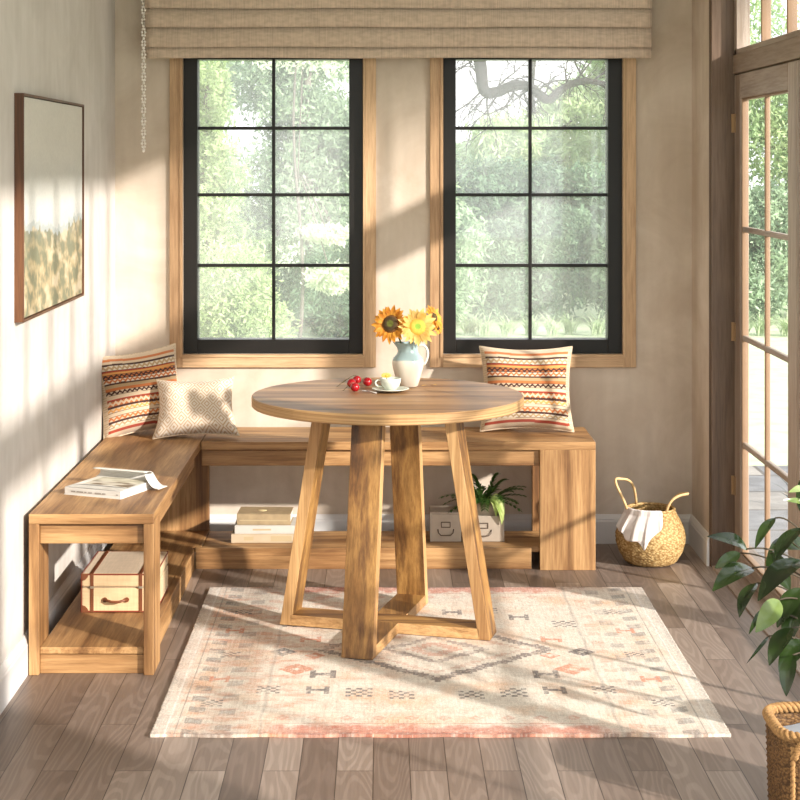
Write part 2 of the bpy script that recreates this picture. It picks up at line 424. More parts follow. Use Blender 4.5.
# ================================================================ BENCHES
SZ = .478; SH = .078
BX0, BX1 = -1.046, -.676          # left unit x
BYF, BYB = -1.752, -.10           # left unit front / back
r = thing('corner_bench', 'oak corner bench section along the left wall with an open shelf below', 'bench', ((BX0 + BX1) / 2, (BYF + BYB) / 2, 0), 'oak bench sections')
g = G(); g.hexa([(x, y, z) for z in (SZ - .03, SZ) for y in (BYF, BYB) for x in (BX0, BX1)], (0, 0, 1, 1, 0, 0)); build('seat', g, [oak[1], oak[0]], r, bevel=.002)
for x0, x1 in ((BX0, BX0 + .03), (BX1 - .03, BX1)):
    g = G(); g.box(x0, x1, BYF, BYF + .15, 0, SZ - .03); build('leg', g, oak[2], r, bevel=.002)
g = G(); g.box(BX0 + .03, BX1 - .03, BYF + .02, BYF + .045, SZ - .092, SZ - .034); build('apron', g, oak[0], r, bevel=.002)
g = G(); g.box(BX1 - .045, BX1 - .022, BYF + .15, BYB - .36, SZ - .092, SZ - .034); build('apron', g, oak[1], r, bevel=.002)
g = G(); g.box(BX0 + .005, BX0 + .028, BYF + .15, BYB, SZ - .092, SZ - .034); build('apron', g, oak[1], r, bevel=.002)
g = G(); g.box(BX0 + .03, BX1 - .032, BYF + .02, -.412, SH - .02, SH); g.box(BX0 + .03, BX1 - .0, -.412, BYB, SH - .02, SH); build('shelf', g, oak[1], r, bevel=.002)
g = G(); g.box(BX0 + .03, BX1 - .03, BYF + .02, BYF + .045, 0, SH - .022); build('shelf_rail', g, oak[0], r, bevel=.002)
g = G(); g.box(BX1 - .045, BX1 - .022, BYF + .15, BYB - .36, 0, SH + .002); build('shelf_rail', g, oak[1], r, bevel=.002)
g = G(); g.box(BX0 + .03, BX1 + .0, -.138, -.108, SH, SZ - .03); build('end_panel', g, oak[2], r, bevel=.002)

CX1 = .795; PX0 = .588; BY0 = -.457
r = thing('corner_bench', 'oak bench section under the windows carrying the single striped cushion behind the table', 'bench', ((BX1 + CX1) / 2, (BY0 + BYB) / 2, 0), 'oak bench sections')
tag(r, group='oak bench sections')
g = G(); g.box(BX1 + .003, CX1, BY0, BYB, SZ - .03, SZ); build('seat', g, oak[0], r, bevel=.002)
g = G(); g.box(BX1 + .003, PX0, BY0 + .02, BY0 + .045, SZ - .092, SZ - .034); build('apron', g, oak[0], r, bevel=.002)
g = G(); g.box(PX0, CX1, BY0, BY0 + .03, 0, SZ - .03); build('leg', g, oak[2], r, bevel=.002)
g = G(); g.box(PX0, CX1, -.135, BYB - .003, 0, SZ - .03); build('leg', g, oak[2], r, bevel=.002)
g = G(); g.box(BX1 + .003, CX1 - .02, BY0 + .045, -.14, SH - .02, SH); build('shelf', g, oak[0], r, bevel=.002)
g = G(); g.box(BX1 - .021, PX0 - .03, BY0 + .02, BY0 + .044, 0, SH); build('shelf_rail', g, oak[0], r, bevel=.002)

# ================================================================ TABLE
TC = Vector((.0185, -1.225, 0)); BC = Vector((.017, -1.285, 0)); ang = math.radians(-15.5)
d1 = Vector((math.cos(ang), math.sin(ang), 0)); d2 = Vector((-math.sin(ang), math.cos(ang), 0))
TZ = .76; TR = .444
r = thing('round_table', 'round wooden pedestal dining table with crossed trapezoid base on the rug', 'table', TC)
def disc(g, R, z0, z1, bev=.003, n=96):
    prof = [(R - bev, z0), (R, z0 + bev), (R, z1 - bev), (R - bev, z1)]
    v = []; f = []
    for rr, z in prof:
        for k in range(n): a = 2 * PI * k / n; v.append((TC.x + rr * math.cos(a), TC.y + rr * math.sin(a), z))
    nn = len(g.f)
    g.add(v, [tuple(range(n - 1, -1, -1)), tuple(range(3 * n, 4 * n))], 0)
    m0 = len(g.v) - len(v)
    for i in range(3):
        for k in range(n):
            g.f.append((m0 + i * n + k, m0 + i * n + (k + 1) % n, m0 + (i + 1) * n + (k + 1) % n, m0 + (i + 1) * n + k)); g.m.append(1)
def rimm():
    m, nt, b = mat('table_rim'); tc = N(nt, 'ShaderNodeTexCoord'); mp = N(nt, 'ShaderNodeMapping'); mp.inputs['Scale'].default_value = (3, 3, 260)
    L(nt, tc.outputs['Object'], mp.inputs[0]); n = N(nt, 'ShaderNodeTexNoise', Scale=1.0, Detail=4.0); L(nt, mp.outputs[0], n.inputs['Vector'])
    rr = ramp(nt, [(.3, lin((140, 104, 64))), (.7, lin((192, 154, 106)))]); L(nt, n.outputs['Fac'], rr.inputs[0]); L(nt, rr.outputs[0], b.inputs['Base Color'])
    b.inputs['Roughness'].default_value = .5; return m
g = G(); disc(g, TR, TZ - .034, TZ); build('tabletop', g, [topw, rimm()], r)
FB, FT, TH, HW = .350, .234, .038, .05; ZL = TZ - .034
FZ = .0112
def fr(dA, dB):
    def P(a, b, z): return BC + dA * a + dB * b + Vector((0, 0, z))
    return P
for (dA, dB, fname) in ((d1, d2, 0), (d2, -d1, 1)):
    P = fr(dA, dB)
    for s in (-1, 1):
        # corners: x = in-plane, y = across; outer / inner
        bo, bi, to, ti = s * FB, s * (FB - TH), s * FT, s * (FT - TH)
        lo, hi = (bo, bi) if s < 0 else (bi, bo); lo2, hi2 = (to, ti) if s < 0 else (ti, to)
        pts = [P(lo, -HW, FZ), P(hi, -HW, FZ), P(lo, HW, FZ), P(hi, HW, FZ), P(lo2, -HW, ZL), P(hi2, -HW, ZL), P(lo2, HW, ZL), P(hi2, HW, ZL)]
        g = G(); g.hexa(pts, (0, 0, 1, 1, 0, 0)); build('leg', g, [rus[2], edge[2]], r, bevel=.0015)
    q = FB - TH + .003
    if fname == 0: segs = [(-q, q)]
    else: segs = [(-q, -HW - .0), (HW + .0, q)]
    g = G()
    for a0, a1 in segs:
        g.hexa([P(a0, -HW, FZ), P(a1, -HW, FZ), P(a0, HW, FZ), P(a1, HW, FZ), P(a0, -HW, .046), P(a1, -HW, .046), P(a0, HW, .046), P(a1, HW, .046)], (0, 0, 1, 1, 0, 0))
    ax = 0 if fname == 0 else 1
    build('base_rail', g, [rus[ax], edge[ax]], r, bevel=.0015)
    g = G(); q2 = FT - TH + .008
    g.hexa([P(-q2, -.03, ZL - .03), P(q2, -.03, ZL - .03), P(-q2, .03, ZL - .03), P(q2, .03, ZL - .03), P(-q2, -.03, ZL), P(q2, -.03, ZL), P(-q2, .03, ZL), P(q2, .03, ZL)], (0,) * 6)
    build('top_rail', g, rus[ax], r)
TOPZ = TZ

# ================================================================ RUG
RX0, RX1, RY0, RY1 = -.612, .922, -2.296, -.742
nu, nv = 620, 560
u = np.linspace(0, 1, nu + 1); v = np.linspace(0, 1, nv + 1); U, V = np.meshgrid(u, v)
def vn(sx, sy, seed, octs=3):       # smooth value noise on the rug grid
    out = np.zeros_like(U); amp = 1; tot = 0
    for o in range(octs):
        rs = np.random.default_rng(seed + o * 17); gx, gy = int(sx * 2 ** o) + 2, int(sy * 2 ** o) + 2
        tab = rs.random((gy + 1, gx + 1)); X = U * (gx - 1); Y = V * (gy - 1)
        i = X.astype(int); j = Y.astype(int); fx = X - i; fy = Y - j; fx = fx * fx * (3 - 2 * fx); fy = fy * fy * (3 - 2 * fy)
        out += amp * ((tab[j, i] * (1 - fx) + tab[j, i + 1] * fx) * (1 - fy) + (tab[j + 1, i] * (1 - fx) + tab[j + 1, i + 1] * fx) * fy); tot += amp; amp *= .55
    return out / tot
XX = (RX0 + (RX1 - RX0) * U); YY = RY0 + (RY1 - RY0) * V
col = np.zeros(U.shape + (3,)); cream = np.array(lin((224, 214, 198))); col[:] = cream
def blend(mask, rgb):
    global col
    c = np.array(lin(rgb)); mk = np.clip(mask, 0, 1)[..., None]; col = col * (1 - mk) + c * mk
pn = vn(14, 14, 1); warp = vn(40, 620, 31, 1); warp2 = vn(620, 26, 33, 1); fine = vn(220, 160, 5, 2); mid = vn(50, 50, 9)
blend((pn - .5) * 2.4, (218, 176, 138)); blend((.42 - pn) * 2, (206, 192, 176))
wear = np.clip((mid - .18) * 4, 0, 1) * np.clip((fine - .12) * 3.4, 0, 1)
def sd(a, w): return np.clip(1 - np.abs(a) / w, 0, 1)
blend((vn(26, 60, 77) - .45) * 2.2 * np.clip((RX0 + .75 - XX) * 2.5, 0, 1), (206, 142, 108)); blend((vn(30, 30, 79) - .52) * 1.3, (208, 168, 138))
# coral bands along the near and the far side, scalloped inside edge
for ee, sgn in ((V * 1.55, 1), ((1 - V) * 1.55, -1)):
    sc = .075 + .012 * np.abs(np.sin(XX * 26)) + .014 * (mid - .5) * 4
    inn = np.clip((XX - (RX0 + .28)) * 14, 0, 1) * np.clip((RX1 - .28 - XX) * 10, 0, 1) * .85 + .15
    blend(np.clip((sc - ee) * 40, 0, 1) * (.45 + .6 * mid) * inn, (196, 104, 74))
    blend(sd(ee - .088, .006) * wear * inn * .8, (170, 110, 88)); blend(sd(ee - .012, .010) * .6 * mid, (150, 66, 48))
    blend(np.clip((.02 - ee) * 60, 0, 1) * (mid > .55) * .5, (90, 60, 54))
# inner upright rule lines near both ends
for xl in (RX0 + .285, RX1 - .285):
    blend(sd(XX - xl - .002 * np.sin(YY * 30), .008) * (.35 + .4 * mid), (142, 132, 122))
# faded strip on the far left and right: dashes, end stripes
for ex, xo in ((XX - RX0, 1), (RX1 - XX, -1)):
    blend(np.clip((.055 - ex) * 60, 0, 1) * .7, (216, 206, 194)); blend(sd(ex - .036, .004) * .7, (250, 246, 240)); blend(sd(ex - .062, .003) * .8, (110, 100, 94))
    blend(np.clip((.02 - ex) * 90, 0, 1) * (fine > .48) * .5, (150, 142, 134))
    dsh = (np.mod(YY * 1.0 + .3 + ex * .3, .094) < .045) & (ex > .078) & (ex < .125)
    blend(dsh * wear * .65, (98, 98, 96))
    ds2 = (np.mod(YY + .1 - ex * .2, .13) < .05) & (ex > .165) & (ex < .21)
    blend(ds2 * wear * .55, (130, 118, 112)); ds3 = (np.mod(YY + .05, .1) < .035) & (ex > .225) & (ex < .262)
    blend(ds3 * wear * .45, (206, 140, 104))
# central medallion : stepped diamonds + small eight-dot motifs
cxr, cyr = (RX0 + RX1) / 2, (RY0 + RY1) / 2
q = .016
def st(a): return np.floor(a / q) * q
for (mx, my) in ((cxr, cyr + .0),):
    dd = np.abs(st(XX - mx)) * .85 + np.abs(st(YY - my))
    for rad, w, cc, am in ((.30, .022, (112, 98, 92), .95), (.235, .012, (190, 140, 116), .6), (.13, .018, (138, 122, 114), .85), (.06, .02, (196, 132, 104), .7)):
        blend((np.abs(dd - rad) < w) * wear * am, cc)
def motif(mx, my, sz, cc, am, kind=0):
    x = (XX - mx) / sz; y = (YY - my) / sz
    if kind == 0:
        d = np.maximum(np.abs(x), np.abs(y)); m = (d < 1) & ((np.floor((x + 1) * 2.5) + np.floor((y + 1) * 2.5)) % 2 == 0)
    elif kind == 1: m = (np.abs(x) + np.abs(y) < 1) & (np.abs(x) + np.abs(y) > .25)
    else:
        m = (np.abs(x) < 1) & (np.abs(y) < 1) & ((np.abs(x) > .55) | (np.abs(y) < .3))
    blend(m * wear * am, cc)
rm = random.Random(3)
dk = (88, 80, 78); orr = (204, 126, 88)
for sx in (-1, 1):
    for (a, b_, kd, sz, cc) in ((.22, -.42, 0, .035, dk), (.34, -.40, 2, .03, dk), (.10, -.44, 0, .032, dk), (.41, -.20, 1, .05, orr), (.33, -.25, 2, .034, dk), (.48, -.40, 0, .03, dk),
                            (.46, -.02, 1, .04, dk), (.38, .12, 2, .03, orr), (.44, .30, 0, .034, dk), (.30, .38, 2, .03, dk), (.20, .46, 0, .03, dk), (.08, .44, 2, .03, dk), (.36, -.06, 1, .03, orr),
                            (.63, -.30, 2, .026, orr), (.62, -.05, 0, .026, dk), (.63, .22, 2, .026, orr), (.62, .45, 0, .026, dk), (.63, -.52, 0, .026, dk)):
        motif(cxr + sx * a, cyr + b_, sz * 1.12, cc, .95, kd)
for x_ in np.arange(RX0 + .34, RX1 - .33, .088):
    motif(x_, RY0 + .135, .022, (196, 120, 92), .5, 1); motif(x_, RY1 - .135, .022, (196, 120, 92), .5, 1)
blend((warp - .52) * .7, (170, 150, 132)); blend((warp2 - .55) * .5, (240, 232, 220)); blend((.45 - warp2) * .8, (178, 150, 128)); blend((fine - .6) * 1.2, (240, 232, 218)); blend((.38 - fine) * 1.0, (170, 150, 132))
h = .008 + .0014 * fine + .0012 * np.sin(U * 9) * np.sin(V * 7)
jag = .004 * (np.random.default_rng(2).random(nv + 1) - .5)
XJ = XX + jag[:, None] * ((U < .02) | (U > .98)) ; YJ = YY + .003 * np.sin(U * 40) * (V < .01)
g = G(); g.v = list(zip(XJ.ravel().tolist(), YJ.ravel().tolist(), h.ravel().tolist()))
W = nu + 1
g.f = [(j*W+i, j*W+i+1, (j+1)*W+i+1, (j+1)*W+i) for j in range(nv) for i in range(nu)]; g.m = [0] * len(g.f)
cc = np.concatenate([col.reshape(-1, 3), np.ones((col.size // 3, 1))], 1)
# edge skirt down to the floor
ring = [i for i in range(W)] + [j * W + nu for j in range(1, nv + 1)] + [nv * W + i for i in range(nu - 1, -1, -1)] + [j * W for j in range(nv - 1, 0, -1)]
base = len(g.v); g.v += [(g.v[i][0], g.v[i][1], .0005) for i in ring]; cc = np.concatenate([cc, cc[ring]])
n = len(ring); g.f += [(ring[k], base + k, base + (k + 1) % n, ring[(k + 1) % n]) for k in range(n)]; g.m += [0] * n
rug = build('area_rug', g, vcol('rug_wool', .97, 420, .16, .003, (1, .5, 1), .1), origin=((RX0 + RX1) / 2, cyr, 0), cols=cc, smooth=True)
tag(rug, 'faded cream and coral patterned area rug lying under the round table', 'rug')

# ================================================================ CUSHIONS
def cushion(name, label, colfn, mtl, w, hgt, T, base, yaw, lean, roll=0, pinch=.07, n=150, group=None, pipe=None, sag=0, taper=0):
    r = thing(name, label, 'cushion', base, group)
    M = Matrix.Translation(Vector(base)) @ Matrix.Rotation(yaw, 4, 'Z') @ Matrix.Rotation(lean, 4, 'X') @ Matrix.Rotation(roll, 4, 'Y')
    def pt(uu, vv, s):
        x = w / 2 * uu * (1 - pinch * (1 - vv * vv)) * (1 - taper * (vv + 1) / 2); z = hgt / 2 * vv * (1 - pinch * (1 - uu * uu))
        t = T / 2 * ((1 - uu ** 4) * (1 - abs(vv) ** 4)) ** .55 * (1 + .10 * math.sin(3 * uu + 2 * vv + w * 9) + sag * vv)
        cr = .0035 * math.sin(14 * (uu + vv) + 3 * math.sin(4 * vv)) * (abs(uu * vv)) ** 1.0
        return M @ Vector((x, s * (t + cr * (1 if t > .005 else 0)), z + hgt / 2 * (1 - pinch * .15)))
    for s, nm in ((-1, 'front'), (1, 'back')):
        pass
    g = G(); cols = []
    for s in (-1, 1):
        vv_ = []
        for j in range(n + 1):
            for i in range(n + 1):
                uu, vv = -1 + 2 * i / n, -1 + 2 * j / n
                vv_.append(pt(uu, vv, s)); cols.append((*colfn(uu, vv, s), 1))
        ff = [(j*(n+1)+i, j*(n+1)+i+1, (j+1)*(n+1)+i+1, (j+1)*(n+1)+i) for j in range(n) for i in range(n)]
        if s > 0: ff = [q[::-1] for q in ff]
        g.add(vv_, ff)
    build('cushion_cover', g, mtl, r, smooth=True, cols=cols)
    m_ = 40; ring = []
    for k in range(m_): ring.append(pt(-1 + 2 * k / m_, -1, 1))
    for k in range(m_): ring.append(pt(1, -1 + 2 * k / m_, 1))
    for k in range(m_): ring.append(pt(1 - 2 * k / m_, 1, 1))
    for k in range(m_): ring.append(pt(-1, 1 - 2 * k / m_, 1))
    g = G(); g.tube(ring, .0032, 6, closed=True); build('piping', g, pipe, r, smooth=True)
    return r
K = {k: lin(c) for k, c in dict(cr=(208, 186, 158), or_=(192, 112, 62), br=(70, 40, 34), rd=(160, 62, 40), ta=(178, 150, 112), lt=(220, 208, 190), ye=(212, 152, 84)).items()}
# (relative height, kind, colour a, colour b)
BANDS = [(1.0, 's', 'cr', 'cr'), (.7, 's', 'rd', 'rd'), (.5, 's', 'cr', 'cr'), (1.1, 'z', 'ta', 'lt'), (.35, 's', 'br', 'br'), (1.3, 'z', 'or_', 'cr'), (.8, 's', 'cr', 'cr'), (1.2, 'z', 'ye', 'cr'), (.4, 's', 'br', 'br'),
         (1.4, 'z', 'cr', 'or_'), (.4, 's', 'rd', 'rd'), (.9, 's', 'cr', 'cr'), (1.2, 'z', 'br', 'cr'), (.7, 's', 'or_', 'or_'), (.8, 's', 'ta', 'ta'), (.35, 's', 'br', 'br'), (1.2, 'z', 'or_', 'lt'), (1.1, 'z', 'br', 'or_'),
         (.6, 's', 'ye', 'ye'), (.35, 's', 'rd', 'rd'), (1.5, 'z', 'ta', 'lt'), (.4, 's', 'br', 'br'), (.7, 's', 'cr', 'cr'), (.7, 's', 'or_', 'or_'), (1.3, 's', 'cr', 'cr')]
tot = sum(b[0] for b in BANDS)
def stripes(uu, vv, s):
    if abs(uu) > .93 and s < 0: return K['cr'] if (vv * 40) % 2 < 1.5 else K['ta']
    t = (vv + 1) / 2 * tot + .05 * math.sin(uu * 3); acc = 0
    for hh, kd, a, b in BANDS:
        if t < acc + hh:
            if kd == 's': return K[a]
            lt = (t - acc) / hh; z = abs(((uu * 8) % 1) - .5) * 2
            return K[a] if abs(lt - (.25 + .5 * z)) < .24 else (K[b] if lt > .1 and lt < .9 else K['br'])
        acc += hh
    return K['cr']
def diamonds(uu, vv, s):
    x = (uu * 2.9) % 1 - .5; y = (vv * 1.9) % 1 - .5
    d = abs(x) + abs(y); k = (d * 4.0) % 1
    d2_ = min(abs(d - .5), 1)
    a, b = lin((222, 210, 194)), lin((192, 162, 130))
    return b if k < .42 else a
cv = vcol('woven_cushion', .95, 500, .10, .001, (1, 1, 1), .2)
pipe1 = fabric('piping_cream', (206, 186, 158)); 
cushion('striped_cushion', 'orange and cream zigzag striped square cushion leaning in the bench corner', stripes, cv, .335, .325, .155, (-.898, -.285, SZ + .006), math.radians(20), math.radians(-15), math.radians(-6.5), pinch=.10, pipe=pipe1, group='striped cushions')
cushion('patterned_cushion', 'small cream rectangular cushion with tan diamond pattern', diamonds, cv, .325, .225, .15, at(196, 0, -.385).to_2d().to_3d() + Vector((0, 0, SZ + .008)), math.radians(2), math.radians(-20), math.radians(-2), pinch=.13, taper=.10, pipe=pipe1, n=190)
cushion('striped_cushion', 'orange and cream striped square cushion behind the table under the right window', stripes, cv, .36, .33, .155, (at(527, 0, -.24).x, -.235, SZ + .006), math.radians(-2), math.radians(-15), 0, pinch=.10, pipe=pipe1, group='striped cushions')

# ================================================================ PAINTING
r = thing('framed_painting', 'framed landscape canvas of pale sky over ochre hills on the left wall', 'painting', (XL, -1.36, 1.055))
PY0, PY1, PZ0, PZ1 = -1.862, -.862, 1.055, 1.72
walnut = wood('walnut_frame', 2, [(70, 40, 22), (92, 56, 32), (106, 68, 40)], freq=20, patch=1, rough=.45)
g = G(); d = .028; t = .007
g.box(XL, XL + d, PY0, PY0 + t, PZ0, PZ1); g.box(XL, XL + d, PY1 - t, PY1, PZ0, PZ1)
g.box(XL, XL + d, PY0 + t, PY1 - t, PZ0, PZ0 + t); g.box(XL, XL + d, PY0 + t, PY1 - t, PZ1 - t, PZ1)
build('picture_frame', g, walnut, r, bevel=.0008)
nu, nv = 260, 180; g = G(); cols = []
vv_ = []
for j in range(nv + 1):
    for i in range(nu + 1):
        a, b = i / nu, j / nv
        y = PY0 + .010 + (PY1 - PY0 - .020) * a; z = PZ0 + .010 + (PZ1 - PZ0 - .02) * b
        vv_.append((XL + .022, y, z))
        n1 = noise.noise(Vector((a * 3, b * 3, 1))); n2 = noise.fractal(Vector((a * 11 + b * 4, b * 13, 4)), 1.0, 2.0, 4); n3 = noise.noise(Vector((a * 48, b * 30, 2)))
        hor = .375 + .025 * math.sin(a * 7 + 1) + .03 * noise.noise(Vector((a * 6, 0, 7))) + .02 * n3 + (.05 * max(0, noise.noise(Vector((a * 22, 0, 3)))))
        if b > hor:
            t_ = (b - hor) / (1 - hor); c0 = Vector(lin((186, 189, 186))); c1 = Vector(lin((208, 204, 194)))
            c = c0.lerp(c1, min(1, t_ * 1.6)) * (1 + .05 * n1 + .03 * n2)
            if b - hor < .03: c = c.lerp(Vector(lin((150, 158, 158))), .6)
        else:
            t_ = (hor - b) / hor; c = Vector(lin((122, 122, 98))).lerp(Vector(lin((178, 160, 124))), min(1, max(0, .5 + n2 * 1.6 + n3 * .7)))
            c = c.lerp(Vector(lin((122, 126, 112))), max(0, min(1, .55 - t_ * 2 + n3)))
            c = c.lerp(Vector(lin((200, 188, 164))), max(0, min(.7, n2 * 1.5 + n1)))
        cols.append((*c, 1))
g.add(vv_, [(j*(nu+1)+i, j*(nu+1)+i+1, (j+1)*(nu+1)+i+1, (j+1)*(nu+1)+i) for j in range(nv) for i in range(nu)])
nb = len(g.v); g.box(XL + .002, XL + .0215, PY0 + .0105, PY1 - .0105, PZ0 + .0105, PZ1 - .0105); cols += [(*lin((225, 218, 205)), 1)] * 8
build('canvas', g, vcol('canvas_paint', .85, 120, .04, .0004), r, cols=cols)

# ================================================================ OPEN BOOK on the left bench
paper = simple('paper', (212, 210, 204), .8, var=.03, scale=60)
r = thing('open_book', 'thick white magazine lying open with curled pages on the left bench', 'book', (-.86, -1.44, SZ))
A = Vector((-.995, -1.452, 0)); B = Vector((-.808, -1.532, 0)); D = Vector((-.742, -1.354, 0)); e1 = B - A; e2 = D - B
e2 = e2 - e1 * (e2.dot(e1) / e1.dot(e1)) * .7
g = G(); t0 = .0235
def BP(a, b, z): p = A + e1 * a + e2 * b; return Vector((p.x, p.y, SZ + z))
g.grid(lambda a, b: BP(a, b, t0 + .0015 * math.sin(a * 3)), 12, 12)
g.grid(lambda a, b: BP(a, 0, .0015 + (t0 - .0015) * b), 12, 2); g.grid(lambda a, b: BP(a, 1, .0015 + (t0 - .0015) * b), 12, 2)
g.grid(lambda a, b: BP(0, a, .0015 + (t0 - .0015) * b), 12, 2); g.grid(lambda a, b: BP(1, a, .0015 + (t0 - .0015) * b), 12, 2)
def pagelines():
    m, nt, b = mat('page_block'); tc = N(nt, 'ShaderNodeTexCoord'); mp = N(nt, 'ShaderNodeMapping'); mp.inputs['Scale'].default_value = (3, 3, 700)
    L(nt, tc.outputs['Object'], mp.inputs[0]); n = N(nt, 'ShaderNodeTexNoise', Scale=1.0, Detail=2.0); L(nt, mp.outputs[0], n.inputs['Vector'])
    rr = ramp(nt, [(.3, lin((182, 178, 170))), (.6, lin((214, 212, 207)))]); L(nt, n.outputs['Fac'], rr.inputs[0]); L(nt, rr.outputs[0], b.inputs['Base Color'])
    b.inputs['Roughness'].default_value = .85; return m
pgm = pagelines()
build('page_block', g, pgm, r)
g = G(); g.hexa([BP(-.01, -.01, 0), BP(1.01, -.01, 0), BP(-.01, 1.01, 0), BP(1.01, 1.01, 0), BP(-.01, -.01, .0015), BP(1.01, -.01, .0015), BP(-.01, 1.01, .0015), BP(1.01, 1.01, .0015)])
build('book_cover', g, paper, r)
g = G(); cols = []; nn_ = 60; vv_ = []
for j in range(nn_ + 1):
    for i in range(nn_ + 1):
        a, b = i / nn_, j / nn_; vv_.append(BP(.04 + .93 * a, .25 + .7 * b, t0 + .0022 + .0015 * math.sin(a * 3)))
        n2 = noise.noise(Vector((a * 4, b * 5, 9))); c = Vector(lin((206, 200, 186))).lerp(Vector(lin((120, 104, 84))), max(0, min(1, .3 + n2 * 1.8 + (a - .4) * .9)))
        if a < .12 or b < .05: c = Vector(lin((235, 232, 226)))
        if b > .5: c = c.lerp(Vector(lin((214, 210, 190))), .6)
        cols.append((*c, 1))
g.add(vv_, [(j*(nn_+1)+i, j*(nn_+1)+i+1, (j+1)*(nn_+1)+i+1, (j+1)*(nn_+1)+i) for j in range(nn_) for i in range(nn_)])
build('printed_page', g, vcol('printed_photo', .6, 50, .03, 0), r, cols=cols, smooth=True)
# curled-over pages at the far side
def curl(a, b):       # a along e1, b around the curl
    x = a * 1.06 + .02
    if b < .55:
        th = b / .55 * PI * 1.15; rr = .019 - .004 * a
        p = BP(x, .93 - .0 * a, t0 + .003); n_ = e2.normalized()
        return p + n_ * (rr * math.sin(th) * 1.3) + Vector((0, 0, rr * (1 - math.cos(th)))) + e1.normalized() * .004 * b
    th = PI * 1.15; rr = .019 - .004 * a; q = (b - .55) / .45
    p = BP(x, .93, t0 + .003) + e2.normalized() * (rr * math.sin(th) * 1.3 - .035 * q) + Vector((0, 0, rr * (1 - math.cos(th)) - .004 * q))
    return p
def curl2(a, b):
    n_ = e2.normalized(); th = b * PI * 1.1
    p = BP(a * .98, .80, t0 + .002); rr = .0155
    q = p + n_ * (.03 + 1.9 * rr * math.sin(th) - .02 * (b > .5) * (b - .5)) + Vector((0, 0, rr * (1 - math.cos(th)) * .95))
    return q
g = G(); g.grid(curl2, 16, 16)
build('curled_page', g, paper, r, smooth=True, solid=.0012)
g = G()
def tailp(a, b):       # loose leaf end sweeping out to the right
    n_ = e2.normalized(); l = e1.normalized()
    p0 = BP(.98, .80 + .3 * b, t0)
    z = .027 * (1 - a) ** 2 * (1 - .2 * b) - .018 * math.sin(PI * min(a * 1.1, 1)) * .4 - .0165 * a
    return p0 + l * (.052 * a) + Vector((0, 0, max(z + .0, -t0 + .003)))
g.grid(tailp, 14, 8); build('loose_page', g, paper, r, smooth=True, solid=.0012)
prm = simple('grey_print', (150, 144, 136), .7)
for k, (a0, a1) in enumerate(((.12, .2), (.22, .34), (.36, .40), (.43, .5), (.55, .66), (.68, .74), (.93, .96))):
    g = G(); g.hexa([BP(a0, -.0125, .010), BP(a1, -.0125, .010), BP(a0, -.0105, .010), BP(a1, -.0105, .010), BP(a0, -.0125, .014), BP(a1, -.0125, .014), BP(a0, -.0105, .014), BP(a1, -.0105, .014)]); build('spine_print', g, prm, r)

# ================================================================ STACKED BOOKS
def closed_book(label, x0, x1, y0, y1, z0, t, cm, rot=0, deco=None):
    c = Vector(((x0 + x1) / 2, (y0 + y1) / 2, 0)); M = Matrix.Translation(c) @ Matrix.Rotation(rot, 4, 'Z') @ Matrix.Translation(-c)
    r = thing('book', label, 'book', (c.x, c.y, z0), 'books under the back bench')
    def fin(nm, g, m, bev=.0015):
        g.v = [tuple(M @ Vector(p)) for p in g.v]; return build(nm, g, m, r, bevel=bev)
    g = G(); g.box(x0, x1, y0, y1, z0, z0 + .003); g.box(x0, x1, y0, y1, z0 + t - .003, z0 + t); g.box(x0, x1, y0, y0 + .0035, z0 + .003, z0 + t - .003); fin('book_cover', g, cm)
    g = G(); g.box(x0 + .004, x1 - .004, y0 + .004, y1 - .005, z0 + .0032, z0 + t - .0032); fin('page_block', g, pgm, 0)
    if deco: 
        sg_ = simple('spine_gold', (176, 158, 124), .6)
        for (a, b, z_0, z_1) in deco: 
            g = G(); g.box(x0 + (x1 - x0) * a, x0 + (x1 - x0) * b, y0 - .0006, y0 + .001, z0 + t * z_0, z0 + t * z_1); fin('spine_print', g, sg_, 0)
    return r
bx = lambda p: (p - CX) / 264.5
c_sage = simple('cover_tan', (160, 140, 108), .7, var=.15, scale=30); c_wh = simple('cover_offwhite', (188, 184, 176), .7, var=.05); c_sand = simple('cover_sand', (184, 166, 140), .7, var=.08)
closed_book('sand coloured book at the bottom of the stack of three on the lower shelf', bx(231), bx(295), -.355, -.20, SH + .0008, .034, c_sand, 0, [(.2, .35, .3, .7), (.62, .95, .2, .8)])
closed_book('off-white book in the middle of the stack of three on the lower shelf', bx(234), bx(295), -.35, -.20, SH + .0345, .032, c_wh, math.radians(1), [(.3, .6, .4, .6)])
b3 = closed_book('tan mottled book on top of the stack of three on the lower shelf', bx(237), bx(291), -.345, -.21, SH + .067, .042, c_sage, math.radians(-2), [(.05, .95, .35, .45)])
g = G(); g.ball((bx(261), -.28, SH + .1098), .018, 14, 6, sz=.12); build('cover_emblem', g, simple('emblem_gold', (214, 196, 150), .5), b3, smooth=True)

